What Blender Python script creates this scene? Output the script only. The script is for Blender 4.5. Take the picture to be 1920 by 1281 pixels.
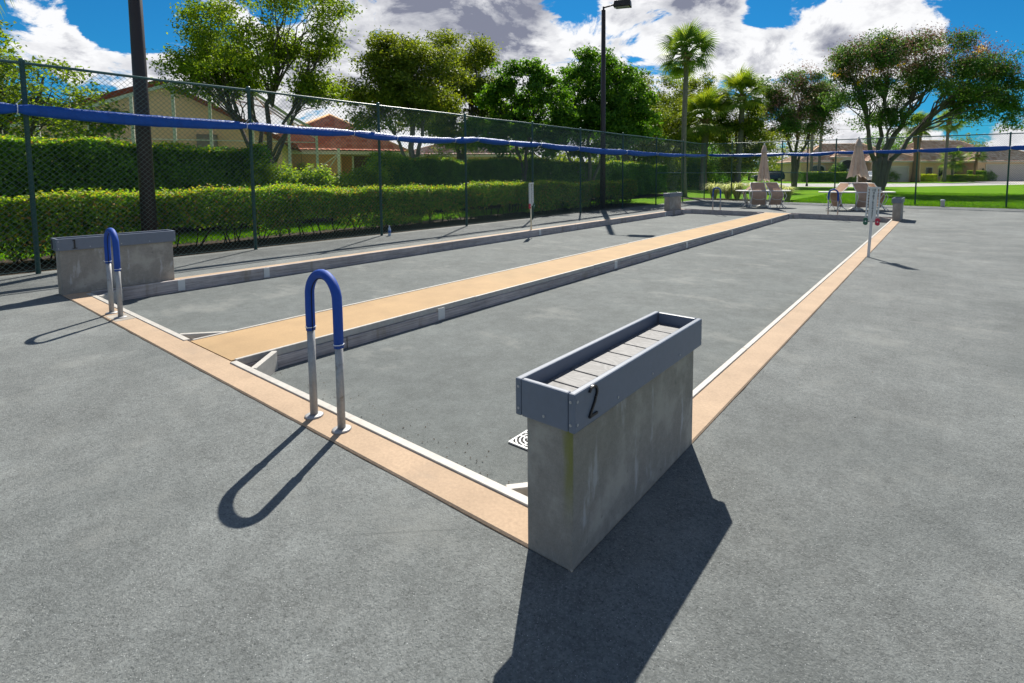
import bpy, bmesh, math, random
import numpy as np
from mathutils import Vector, Matrix

for o in list(bpy.data.objects): bpy.data.objects.remove(o)
S = bpy.context.scene
COL = S.collection
R = math.radians
random.seed(7); RNG = np.random.default_rng(7)

# ------------------------------------------------------------------ camera
cd = bpy.data.cameras.new('camera'); cam = bpy.data.objects.new('camera', cd); COL.objects.link(cam)
S.camera = cam
cd.sensor_width = 36.0; cd.sensor_fit = 'HORIZONTAL'; cd.lens = 984.08 / 1920 * 36
cd.shift_x = (960 - 1055.25) / 1920; cd.shift_y = -(640.5 - 401.03) / 1920
cd.clip_start = 0.05; cd.clip_end = 3000
yw, pt, rl = R(36.02), R(-4.419), R(-0.0885)
Fw = Vector((-math.sin(yw) * math.cos(pt), math.cos(yw) * math.cos(pt), math.sin(pt)))
Rt = Vector((math.cos(yw), math.sin(yw), 0)); Up = Rt.cross(Fw)
R2 = Rt * math.cos(rl) + Up * math.sin(rl); U2 = Up * math.cos(rl) - Rt * math.sin(rl)
cam.matrix_world = Matrix(((R2.x, U2.x, -Fw.x, 0), (R2.y, U2.y, -Fw.y, 0), (R2.z, U2.z, -Fw.z, 1.43), (0, 0, 0, 1)))
S.render.resolution_x = 1024; S.render.resolution_y = 683

# ------------------------------------------------------------------ light
SUN_EL, SUN_AZ = R(46.5), R(33.5)          # azimuth measured from +Y towards -X
sd = Vector((-math.sin(SUN_AZ) * math.cos(SUN_EL), math.cos(SUN_AZ) * math.cos(SUN_EL), math.sin(SUN_EL)))
ld = bpy.data.lights.new('sun', 'SUN'); sun = bpy.data.objects.new('sun', ld); COL.objects.link(sun)
ld.energy = 5.0; ld.angle = R(0.53); ld.color = (1.0, 0.95, 0.86)
sun.rotation_euler = sd.to_track_quat('Z', 'Y').to_euler(); sun.location = sd * 40
vs = S.view_settings
vs.view_transform = 'Standard'; vs.look = 'None'; vs.exposure = 0.68; vs.gamma = 1.0; vs.use_curve_mapping = False

# ------------------------------------------------------------------ sky with clouds
W = bpy.data.worlds.new('World'); S.world = W; W.use_nodes = True
wt = W.node_tree; wt.nodes.clear()
class NT:
    def __init__(s, t): s.t = t
    def n(s, typ, **kw):
        nd = s.t.nodes.new(typ)
        for k, v in kw.items(): setattr(nd, k, v)
        return nd
    def put(s, sock, v):
        if isinstance(v, bpy.types.NodeSocket): s.t.links.new(v, sock)
        elif v is not None: sock.default_value = v
    def math(s, op, a, b=None, c=None, clamp=False):
        nd = s.n('ShaderNodeMath', operation=op, use_clamp=clamp)
        s.put(nd.inputs[0], a); s.put(nd.inputs[1], b)
        if c is not None: s.put(nd.inputs[2], c)
        return nd.outputs[0]
    def vmath(s, op, a, b=None, out=0):
        nd = s.n('ShaderNodeVectorMath', operation=op); s.put(nd.inputs[0], a)
        if b is not None: s.put(nd.inputs[3] if op == 'SCALE' else nd.inputs[1], b)
        return nd.outputs['Value'] if op in ('DOT_PRODUCT', 'LENGTH', 'DISTANCE') else nd.outputs[0]
    def noise(s, vec, scale, detail=4, rough=.55, dim='3D', dist=0.0):
        nd = s.n('ShaderNodeTexNoise', noise_dimensions=dim); s.put(nd.inputs['Vector'], vec)
        nd.inputs['Scale'].default_value = scale; nd.inputs['Detail'].default_value = detail
        nd.inputs['Roughness'].default_value = rough; nd.inputs['Distortion'].default_value = dist
        return nd.outputs[0]
    def remap(s, v, a, b, c, d, smooth=False):
        nd = s.n('ShaderNodeMapRange', interpolation_type='SMOOTHSTEP' if smooth else 'LINEAR')
        s.put(nd.inputs[0], v)
        for i, x in enumerate((a, b, c, d)): s.put(nd.inputs[1 + i], x)
        return nd.outputs[0]
    def mix(s, f, a, b, mode='MIX'):
        nd = s.n('ShaderNodeMix', data_type='RGBA', blend_type=mode)
        s.put(nd.inputs[0], f); s.put(nd.inputs[6], a); s.put(nd.inputs[7], b)
        return nd.outputs[2]
    def link(s, a, b): s.t.links.new(a, b)
def rgb(*c): return (c[0], c[1], c[2], 1.0)

w = NT(wt)
sky = w.n('ShaderNodeTexSky', sky_type='NISHITA', sun_disc=False, sun_elevation=SUN_EL, sun_rotation=-SUN_AZ)
sky.air_density = 1.0; sky.dust_density = 0.3; sky.ozone_density = 3.0
gen = w.n('ShaderNodeTexCoord').outputs['Generated']
sx = w.n('ShaderNodeSeparateXYZ'); w.link(gen, sx.inputs[0])
zc = w.math('MAXIMUM', sx.outputs[2], 0.0)
den = w.math('ADD', zc, 0.22)
cb = w.n('ShaderNodeCombineXYZ')
w.put(cb.inputs[0], w.math('DIVIDE', sx.outputs[0], den)); w.put(cb.inputs[1], w.math('DIVIDE', sx.outputs[1], den)); w.put(cb.inputs[2], 0.37)
cvec = cb.outputs[0]
pvec = w.vmath('MULTIPLY', gen, (1.0, 1.0, 1.9))
n1 = w.noise(w.vmath('ADD', pvec, (.31, .12, .05)), 6.5, 12, .63, dist=.45)
n2 = w.noise(w.vmath('ADD', pvec, (3.1, 7.7, 1.3)), 2.2, 3, .5)
def direction(az, el):      # degrees: azimuth from +Y towards -X
    a, e = R(az), R(el); return (-math.sin(a) * math.cos(e), math.cos(a) * math.cos(e), math.sin(e))
def blob(az, el, inner, outer, amt):
    d = w.vmath('DOT_PRODUCT', gen, direction(az, el))
    return w.remap(d, math.cos(R(outer)), math.cos(R(inner)), 0.0, amt, True)
dens = w.math('ADD', w.math('MULTIPLY_ADD', w.math('SUBTRACT', n1, .5), 1.55, .49), w.math('MULTIPLY', w.math('SUBTRACT', n2, .5), .55))
BLOBS = [(6.7, 12.6, 1, 6, .20), (12, 10.3, 1, 6, .17), (2, 10.5, .5, 4, .12), (33, 11, 3, 13, .17), (48, 15.5, 4, 15, .26), (21, 16, 1, 6, .13), (20, 10, 1, 8, .14),
         (80, 10.2, 1, 4.5, .26), (76, 8, 1, 5, .24), (71, 7, 1, 5, .16), (30, 13, 1, 6, .16), (60, 8, 2, 9, .13), (75, 15.4, .5, 2.4, .22), (8, 5, 2, 12, .10),
         (-3.2, 12.4, 1, 4.6, -.30), (-6, 9, 1, 6, -.14), (15.6, 16.2, .3, 2.6, -.26), (75.6, 12.6, .7, 3.6, -.30)]
for b in BLOBS: dens = w.math('ADD', dens, blob(*b))
dens = w.math('ADD', dens, w.remap(zc, 0.02, .17, .13, 0.0, True))       # cloud banks crowd together towards the horizon
cover = w.remap(dens, .53, .64, 0.0, 1.0, True)
puff = w.noise(w.vmath('ADD', pvec, (.9, .2, .02)), 9.0, 8, .58)
thick = w.math('ADD', w.remap(dens, .70, 1.0, 0.0, .8, True), blob(47, 16, 3, 14, .62))
thick = w.math('ADD', thick, blob(21, 17, 1, 5, .4))
thick = w.math('ADD', thick, w.math('MULTIPLY', w.math('SUBTRACT', puff, .52), 2.6), clamp=True)
ccol = w.mix(thick, rgb(.84, .845, .86), rgb(.20, .215, .285))
bg1 = w.n('ShaderNodeBackground'); skyc = w.mix(1.0, sky.outputs[0], rgb(.09, .60, .94), 'MULTIPLY')
w.link(skyc, bg1.inputs[0]); bg1.inputs[1].default_value = 0.055
bg2 = w.n('ShaderNodeBackground'); w.link(ccol, bg2.inputs[0]); bg2.inputs[1].default_value = 0.73
ms = w.n('ShaderNodeMixShader'); w.link(cover, ms.inputs[0]); w.link(bg1.outputs[0], ms.inputs[1]); w.link(bg2.outputs[0], ms.inputs[2])
wo = w.n('ShaderNodeOutputWorld'); w.link(ms.outputs[0], wo.inputs[0])

# ------------------------------------------------------------------ material helpers
def newmat(name):
    m = bpy.data.materials.new(name); m.use_nodes = True; t = m.node_tree; t.nodes.clear()
    k = NT(t); out = k.n('ShaderNodeOutputMaterial'); return m, k, out
def pmat(name, base, var=(), rough=.6, bump=(), metallic=0., spec=.5, coords='world', hue=None, extra=None):
    """base colour, var = [(noise scale, amount)], bump = [(scale, strength, distance)], hue = (colour, scale, lo, hi) second tint"""
    m, k, out = newmat(name)
    if coords == 'world': pos = k.n('ShaderNodeNewGeometry').outputs['Position']
    else: pos = k.n('ShaderNodeTexCoord').outputs['Object']
    c = k.n('ShaderNodeRGB'); c.outputs[0].default_value = rgb(*base); c = c.outputs[0]
    if hue:
        f = k.remap(k.noise(pos, hue[1], 5, .6), hue[2], hue[3], 0, 1, True); c = k.mix(f, c, rgb(*hue[0]))
    for sc, am in var:
        f = k.remap(k.noise(pos, sc, 4, .6), .28, .72, 1 - am, 1 + am); c = k.vmath('SCALE', c, f)
    if extra: c = extra(k, pos, c)
    b = k.n('ShaderNodeBsdfPrincipled'); k.put(b.inputs['Base Color'], c)
    b.inputs['Roughness'].default_value = rough; b.inputs['Metallic'].default_value = metallic
    b.inputs['Specular IOR Level'].default_value = spec
    nrm = None
    for sc, st, ds in bump:
        bn = k.n('ShaderNodeBump'); bn.inputs['Strength'].default_value = st; bn.inputs['Distance'].default_value = ds
        k.put(bn.inputs['Height'], k.noise(pos, sc, 5, .6))
        if nrm is not None: k.link(nrm, bn.inputs['Normal'])
        nrm = bn.outputs[0]
    if nrm is not None: k.link(nrm, b.inputs['Normal'])
    k.link(b.outputs[0], out.inputs[0]); return m
def leafmat(name, cols, trans=.45, tint=(1.5, 1.5, .5), rough=.42, spec=.45, gain=1.75):
    rough, spec = .55, .18; cols = [tuple(x * gain for x in c) for c in cols]
    m, k, out = newmat(name)
    g = k.n('ShaderNodeNewGeometry'); rnd = g.outputs['Random Per Island']
    rp = k.n('ShaderNodeValToRGB'); e = rp.color_ramp.elements
    while len(e) < len(cols): e.new(.5)
    for i, c in enumerate(cols): e[i].position = i / max(1, len(cols) - 1); e[i].color = rgb(*c)
    k.link(rnd, rp.inputs[0]); c = rp.outputs[0]
    f = k.remap(k.noise(g.outputs['Position'], 1.3, 3, .5), .3, .7, .75, 1.25); c = k.vmath('SCALE', c, f)
    b = k.n('ShaderNodeBsdfPrincipled'); k.put(b.inputs['Base Color'], c); b.inputs['Roughness'].default_value = rough
    b.inputs['Specular IOR Level'].default_value = spec
    t = k.n('ShaderNodeBsdfTranslucent'); k.put(t.inputs[0], k.vmath('MULTIPLY', c, tint))
    mx = k.n('ShaderNodeMixShader'); mx.inputs[0].default_value = trans
    k.link(b.outputs[0], mx.inputs[1]); k.link(t.outputs[0], mx.inputs[2]); k.link(mx.outputs[0], out.inputs[0]); return m

M = {}
def asphalt_extra(k, pos, c):
    pit = k.remap(k.noise(pos, 105, 2, .6), .26, .46, .70, 0, True)            # dark pores
    c = k.mix(pit, c, rgb(.022, .028, .028))
    lt = k.remap(k.noise(pos, 125, 2, .7), .54, .72, 0, .55, True); c = k.mix(lt, c, rgb(.27, .285, .275))
    sp = k.remap(k.noise(pos, 210, 1, .5), .72, .77, 0, .9, True)              # pale mineral chips
    c = k.mix(sp, c, rgb(.60, .62, .62))
    dust = k.remap(k.noise(pos, 1.3, 7, .70), .50, .74, 0, .6, True); c = k.mix(dust, c, rgb(.235, .243, .228))
    worn = k.remap(k.noise(k.vmath('ADD', pos, (5, 9, 0)), .45, 6, .62), .46, .70, 0, .5, True); c = k.mix(worn, c, rgb(.062, .072, .072))
    ck = k.n('ShaderNodeTexVoronoi', feature='DISTANCE_TO_EDGE'); k.put(ck.inputs['Vector'], k.vmath('ADD', pos, k.vmath('SCALE', k.n('ShaderNodeTexNoise').outputs['Color'], .5))); ck.inputs['Scale'].default_value = .23
    cm = k.math('MULTIPLY', k.remap(ck.outputs['Distance'], .0, .0016, .55, 0), k.remap(k.noise(pos, .6, 3, .6), .55, .65, 0, 1)); return k.mix(cm, c, rgb(.03, .034, .034))
M['asphalt'] = pmat('asphalt', (.134, .144, .141), [(60, .30), (9, .12), (2.2, .17), (.35, .20)], .84, [(140, .9, .007)], spec=.35, extra=asphalt_extra)
def court_extra(k, pos, c):
    pit = k.remap(k.noise(pos, 130, 2, .6), .26, .44, .6, 0, True); c = k.mix(pit, c, rgb(.02, .026, .026))
    lt = k.remap(k.noise(pos, 150, 2, .7), .55, .72, 0, .45, True); c = k.mix(lt, c, rgb(.24, .255, .245))
    st = k.vmath('MULTIPLY', pos, (1.0, 1.5, 1.0))
    dust = k.remap(k.noise(st, 1.2, 8, .72), .50, .72, 0, .6, True); c = k.mix(dust, c, rgb(.215, .222, .208))
    scuff = k.remap(k.noise(k.vmath('MULTIPLY', pos, (4, 5.5, 1)), 2.0, 6, .75), .68, .76, 0, .55, True)
    return k.mix(scuff, c, rgb(.30, .305, .275))
M['court'] = pmat('court', (.110, .122, .120), [(50, .16), (8, .10), (2, .10), (.5, .12)], .86, [(160, .7, .005)], spec=.3, extra=court_extra)
def tan_extra(k, pos, c):
    d = k.remap(k.noise(pos, 2.2, 7, .7), .56, .78, 0, .45, True); c = k.mix(d, c, rgb(.26, .215, .17))
    s = k.remap(k.noise(pos, 120, 2, .7), .62, .74, 0, .35, True); return k.mix(s, c, rgb(.30, .22, .16))
M['tan'] = pmat('tan_concrete', (.395, .285, .192), [(60, .12), (4, .10), (.8, .09)], .8, [(90, .3, .004)], spec=.3, extra=tan_extra)
M['ochre'] = pmat('ochre_concrete', (.375, .248, .126), [(60, .08), (3, .10), (.6, .10)], .78, [(90, .3, .004)], spec=.3, hue=((.36, .245, .125), 1.1, .5, .7))
M['white_wood'] = pmat('white_wood', (.43, .405, .365), [(25, .12), (5, .10)], .6, [(40, .3, .003)], hue=((.42, .38, .33), 7, .56, .7))
def wood_extra(k, pos, c):
    g = k.noise(k.vmath('MULTIPLY', pos, (9, 1.1, 42)), 2.2, 6, .68, dist=.6)
    c = k.vmath('SCALE', c, k.remap(g, .3, .7, .50, 1.35))
    st = k.remap(k.noise(k.vmath('MULTIPLY', pos, (2, 2, .5)), 2.1, 4, .6), .56, .70, 0, .5, True)
    return k.mix(st, c, rgb(.21, .17, .10))
M['grey_wood'] = pmat('weathered_timber', (.42, .375, .36), [(9, .12), (1.3, .14)], .75, [(60, .4, .004)], spec=.3, extra=wood_extra)
def conc_extra(k, pos, c, moss=False):
    a = k.remap(k.noise(pos, 4.5, 6, .66), .47, .66, 0, .75, True); c = k.mix(a, c, rgb(.44, .40, .34))
    b = k.remap(k.noise(k.vmath('MULTIPLY', pos, (5, 5, 1.3)), 2.0, 5, .6), .58, .70, 0, .6, True); c = k.mix(b, c, rgb(.53, .51, .49))
    d = k.remap(k.noise(pos, 16, 3, .5), .68, .74, 0, .5, True); c = k.mix(d, c, rgb(.14, .14, .13))
    if moss:                                       # algae where the tray drips on one corner
        x = k.n('ShaderNodeSeparateXYZ'); k.link(pos, x.inputs[0]); nz = k.noise(k.vmath('MULTIPLY', pos, (30, 30, 7)), 1.0, 5, .65)
        e = k.math('ADD', x.outputs[0], k.math('MULTIPLY', k.math('SUBTRACT', nz, .5), .07)); f = k.remap(e, -.055, -.012, 0, 1, True)
        f = k.math('MULTIPLY', f, k.remap(x.outputs[1], .004, .012, 1, .12)); f = k.math('MULTIPLY', f, k.remap(x.outputs[2], .12, .42, .0, .85, True))
        c = k.mix(f, c, rgb(.21, .205, .04))
    return c
M['concrete'] = pmat('plinth_concrete', (.29, .262, .225), [(140, .12), (30, .10), (2, .12)], .85, [(120, .35, .003)], spec=.3, coords='object', extra=conc_extra)
M['concrete_mossy'] = pmat('plinth_concrete_mossy', (.29, .262, .225), [(140, .12), (30, .10), (2, .12)], .85, [(120, .35, .003)], spec=.3, coords='object', extra=lambda k, p, c: conc_extra(k, p, c, True))
M['composite'] = pmat('composite_board', (.150, .172, .215), [(30, .05), (3, .05)], .42, [(70, .12, .002)], spec=.45)
def plank_extra(k, pos, c):
    g = k.math('SINE', k.math('MULTIPLY', k.noise(k.vmath('MULTIPLY', pos, (5, 13, 1)), 1.0, 2, .5), 60.0))
    return k.vmath('SCALE', c, k.remap(g, -1, 1, .70, 1.12))
M['plank'] = pmat('shelf_plank', (.135, .132, .132), [(50, .08), (5, .08)], .6, [(80, .2, .002)], extra=plank_extra)
M['black'] = pmat('black_metal', (.012, .012, .014), [(20, .1)], .35)
M['screw'] = pmat('screw_steel', (.42, .43, .45), (), .35, metallic=.6)
M['alu'] = pmat('brushed_aluminium', (.36, .355, .35), [(60, .10), (9, .12)], .52, [(120, .25, .001)], metallic=.25, hue=((.24, .22, .19), 14, .58, .72))
M['foam'] = pmat('blue_foam', (.012, .066, .34), [(120, .10), (8, .08)], .62, [(220, .25, .002)], spec=.35)
M['slit'] = pmat('foam_slit', (.006, .010, .03), (), .8)
M['white'] = pmat('white_plastic', (.62, .62, .60), [(14, .04)], .4)
M['cream'] = pmat('cream_post', (.62, .56, .40), [(12, .08)], .5)
M['red'] = pmat('red_marker', (.50, .015, .05), (), .4); M['green'] = pmat('green_marker', (.008, .10, .055), (), .4)
M['fence'] = pmat('green_vinyl', (.038, .105, .105), [(30, .12)], .38, spec=.5)
M['wire'] = pmat('green_vinyl_wire', (.085, .140, .130), (), .4, spec=.6)
M['tarp'] = pmat('blue_vinyl', (.004, .068, .34), [(9, .16), (40, .08)], .42, [(26, .5, .02)], spec=.3)
M['tie'] = pmat('white_tie', (.75, .77, .8), (), .4)
M['bronze'] = pmat('bronze_pole', (.030, .021, .021), [(5, .10)], .45, spec=.4)
M['lens'] = pmat('lamp_lens', (.35, .35, .36), (), .2)
M['soil'] = pmat('mulch', (.055, .042, .03), [(40, .4), (6, .2)], .95, [(40, .8, .03)], spec=.1)
def grass_extra(k, pos, c):
    b = k.remap(k.noise(pos, .45, 5, .6), .40, .66, 0, .7, True); c = k.mix(b, c, rgb(.165, .29, .008))
    y = k.remap(k.noise(pos, 2.6, 4, .7), .62, .76, 0, .35, True); return k.mix(y, c, rgb(.20, .22, .03))
M['lawn'] = pmat('lawn', (.10, .235, .006), [(60, .3), (11, .22), (.12, .12)], .9, [(50, .7, .03)], spec=.03, extra=grass_extra)
M['blade'] = leafmat('grass_blades', [(.045, .12, .004), (.075, .155, .006), (.11, .16, .012)], .4, (1.2, 1.4, .3))
M['road'] = pmat('pale_road', (.40, .385, .36), [(30, .08), (1, .08), (.1, .08)], .85, spec=.3)
M['drive'] = pmat('paver_drive', (.46, .40, .37), [(12, .1), (.6, .08)], .85, spec=.3)
M['kerb'] = pmat('kerb', (.45, .44, .42), [(8, .08)], .85)
M['bark'] = pmat('grey_bark', (.125, .105, .088), [(14, .25), (50, .2), (2, .2)], .9, [(24, .8, .03)], spec=.15)
M['bark_pale'] = pmat('pale_bark', (.22, .195, .16), [(10, .25), (40, .2), (2, .2)], .9, [(20, .8, .03)], spec=.15)
M['palm_bark'] = pmat('palm_bark', (.20, .175, .150), [(7, .2), (30, .22)], .9, [(18, .7, .03)], spec=.15)
M['boot'] = pmat('palm_boots', (.24, .15, .085), [(9, .3), (30, .3)], .9, [(14, .9, .05)], spec=.1)
M['twig'] = pmat('hedge_twigs', (.07, .05, .035), [(20, .3)], .9, spec=.1)
L_ = leafmat
M['lf_hedge'] = L_('clusia_hedge_leaves', [(.035, .085, .012), (.060, .130, .014), (.120, .200, .018), (.13, .20, .02), (.26, .13, .045)], .38, (1.25, 1.5, .45))
M['lf_hedge2'] = L_('ficus_hedge_leaves', [(.034, .080, .014), (.062, .125, .016), (.105, .185, .022)], .40, (1.25, 1.5, .5))
M['lf_new_sunlit'] = L_('sun_toned_hedge_tips', [(.085, .165, .010), (.14, .235, .014), (.21, .28, .02), (.25, .14, .04)], .5, (1.4, 1.35, .4))  # fresh tips, their colour raised to paint sunlight on the hedge tops
M['lf_shrub'] = L_('bright_shrub_leaves', [(.070, .140, .015), (.13, .205, .020), (.20, .25, .03)], .48, (1.4, 1.35, .4))
M['lf_ficus'] = L_('olive_leaves', [(.044, .072, .010), (.078, .112, .011), (.140, .172, .016)], .46, (1.35, 1.45, .35), gain=2.2)
M['lf_olive2'] = L_('olive_dense_leaves', [(.036, .058, .011), (.068, .094, .012), (.125, .150, .018)], .44, (1.5, 1.4, .4), gain=2.2)
M['lf_round'] = L_('glossy_round_leaves', [(.022, .064, .010), (.044, .108, .013), (.095, .175, .017)], .46, (1.5, 1.5, .4), gain=1.8)
M['lf_wood'] = L_('wood_leaves', [(.040, .068, .012), (.080, .110, .016), (.15, .175, .03)], .44, (1.5, 1.4, .5))
M['lf_poin'] = L_('feathery_leaves', [(.026, .062, .018), (.045, .090, .022), (.078, .120, .024)], .40, (1.4, 1.5, .6))
M['lf_pods'] = L_('dry_pods', [(.13, .062, .050), (.20, .11, .09), (.12, .09, .05)], .25, (1.1, 1, 1))
M['lf_flower'] = L_('yellow_flowers', [(.60, .38, .01), (.68, .48, .02)], .4, (1.2, 1.1, .8))
M['lf_palm'] = L_('palm_fan_leaves', [(.050, .095, .026), (.080, .130, .030), (.13, .17, .035)], .42, (1.5, 1.5, .5))
M['lf_palm2'] = L_('palm_fan_yellow', [(.065, .110, .020), (.105, .155, .024), (.165, .20, .03)], .45, (1.5, 1.4, .4))
M['lf_grassy'] = L_('clump_grass_leaves', [(.22, .26, .09), (.36, .38, .17), (.52, .50, .30)], .4, (1.2, 1.2, .8))
M['lf_yellow'] = L_('golden_hedge_leaves', [(.20, .26, .01), (.36, .38, .02)], .4, (1.3, 1.3, .5))
M['stucco_tan'] = pmat('tan_stucco', (.80, .54, .32), [(20, .06), (.8, .07)], .9, [(60, .3, .01)], spec=.2)
M['stucco_orange'] = pmat('orange_stucco', (.76, .44, .22), [(20, .06), (.8, .07)], .9, spec=.2)
M['stucco_pink'] = pmat('peach_stucco', (.80, .53, .32), [(20, .05), (.8, .06)], .9, spec=.2)
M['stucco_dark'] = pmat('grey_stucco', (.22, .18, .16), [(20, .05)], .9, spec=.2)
M['trim'] = pmat('cream_trim', (.66, .58, .46), [(10, .05)], .7)
M['walu'] = pmat('white_aluminium', (.74, .71, .67), [(6, .06)], .5)
M['garage'] = pmat('garage_door', (.56, .47, .40), [(6, .04)], .6)
M['glass'] = pmat('dark_glass', (.02, .025, .03), (), .08, spec=.6)
M['dark'] = pmat('dark_opening', (.02, .02, .02), (), .8)
M['carblack'] = pmat('navy_car_paint', (.012, .015, .028), (), .18, spec=.6)
M['carwhite'] = pmat('white_car_paint', (.70, .71, .72), (), .25, spec=.5)
M['tyre'] = pmat('tyre_rubber', (.015, .015, .016), (), .8)
M['rim'] = pmat('wheel_rim', (.45, .46, .47), (), .3, metallic=.5)
M['sling'] = pmat('tan_sling', (.40, .265, .195), [(120, .1), (3, .06)], .75, [(300, .3, .002)], spec=.2)
def clothmat(name, col, tr):
    m, k, out = newmat(name); pos = k.n('ShaderNodeNewGeometry').outputs['Position']; c = k.n('ShaderNodeRGB'); c.outputs[0].default_value = rgb(*col)
    c = k.vmath('SCALE', c.outputs[0], k.remap(k.noise(pos, 6, 4, .6), .3, .7, .88, 1.1)); d = k.n('ShaderNodeBsdfDiffuse'); k.link(c, d.inputs[0]); t = k.n('ShaderNodeBsdfTranslucent'); k.link(c, t.inputs[0])
    mx = k.n('ShaderNodeMixShader'); mx.inputs[0].default_value = tr; k.link(d.outputs[0], mx.inputs[1]); k.link(t.outputs[0], mx.inputs[2]); k.link(mx.outputs[0], out.inputs[0]); return m
M['canopy'] = clothmat('tan_canvas', (.60, .50, .42), .36); M['sling'] = clothmat('tan_sling_mesh', (.56, .39, .29), .30)
M['bottle'] = pmat('clear_bottle', (.42, .50, .60), (), .1, spec=.6); M['label'] = pmat('blue_label', (.05, .12, .35), (), .4)
M['pvc'] = pmat('white_pvc', (.62, .63, .66), [(8, .06)], .5)
def tilemat(name, cols):
    m, k, out = newmat(name); uv = k.n('ShaderNodeUVMap').outputs[0]
    fl = k.vmath('FLOOR', uv); wn = k.n('ShaderNodeTexWhiteNoise', noise_dimensions='2D'); k.link(fl, wn.inputs['Vector'])
    rp = k.n('ShaderNodeValToRGB'); e = rp.color_ramp.elements
    while len(e) < len(cols): e.new(.5)
    for i, c in enumerate(cols): e[i].position = i / (len(cols) - 1); e[i].color = rgb(*c)
    k.link(wn.outputs[0], rp.inputs[0]); b = k.n('ShaderNodeBsdfPrincipled'); k.link(rp.outputs[0], b.inputs['Base Color'])
    b.inputs['Roughness'].default_value = .75; b.inputs['Specular IOR Level'].default_value = .25
    k.link(b.outputs[0], out.inputs[0]); return m
M['tile_red'] = tilemat('red_roof_tile', [(.66, .18, .09), (.80, .27, .14), (.86, .37, .22)])
M['tile_dark'] = tilemat('dark_red_tile', [(.16, .035, .022), (.24, .055, .03)])
M['tile_pink'] = tilemat('peach_roof_tile', [(.50, .27, .18), (.70, .45, .33), (.80, .62, .50)])
def screenmat(name, col, alpha):
    m, k, out = newmat(name); d = k.n('ShaderNodeBsdfDiffuse'); d.inputs[0].default_value = rgb(*col); t = k.n('ShaderNodeBsdfTransparent')
    mx = k.n('ShaderNodeMixShader'); mx.inputs[0].default_value = alpha; k.link(t.outputs[0], mx.inputs[1]); k.link(d.outputs[0], mx.inputs[2])
    k.link(mx.outputs[0], out.inputs[0]); return m
M['screen'] = screenmat('insect_screen', (.30, .30, .31), .16)
M['screen_dark'] = screenmat('dark_screen', (.03, .03, .03), .8)

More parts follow.
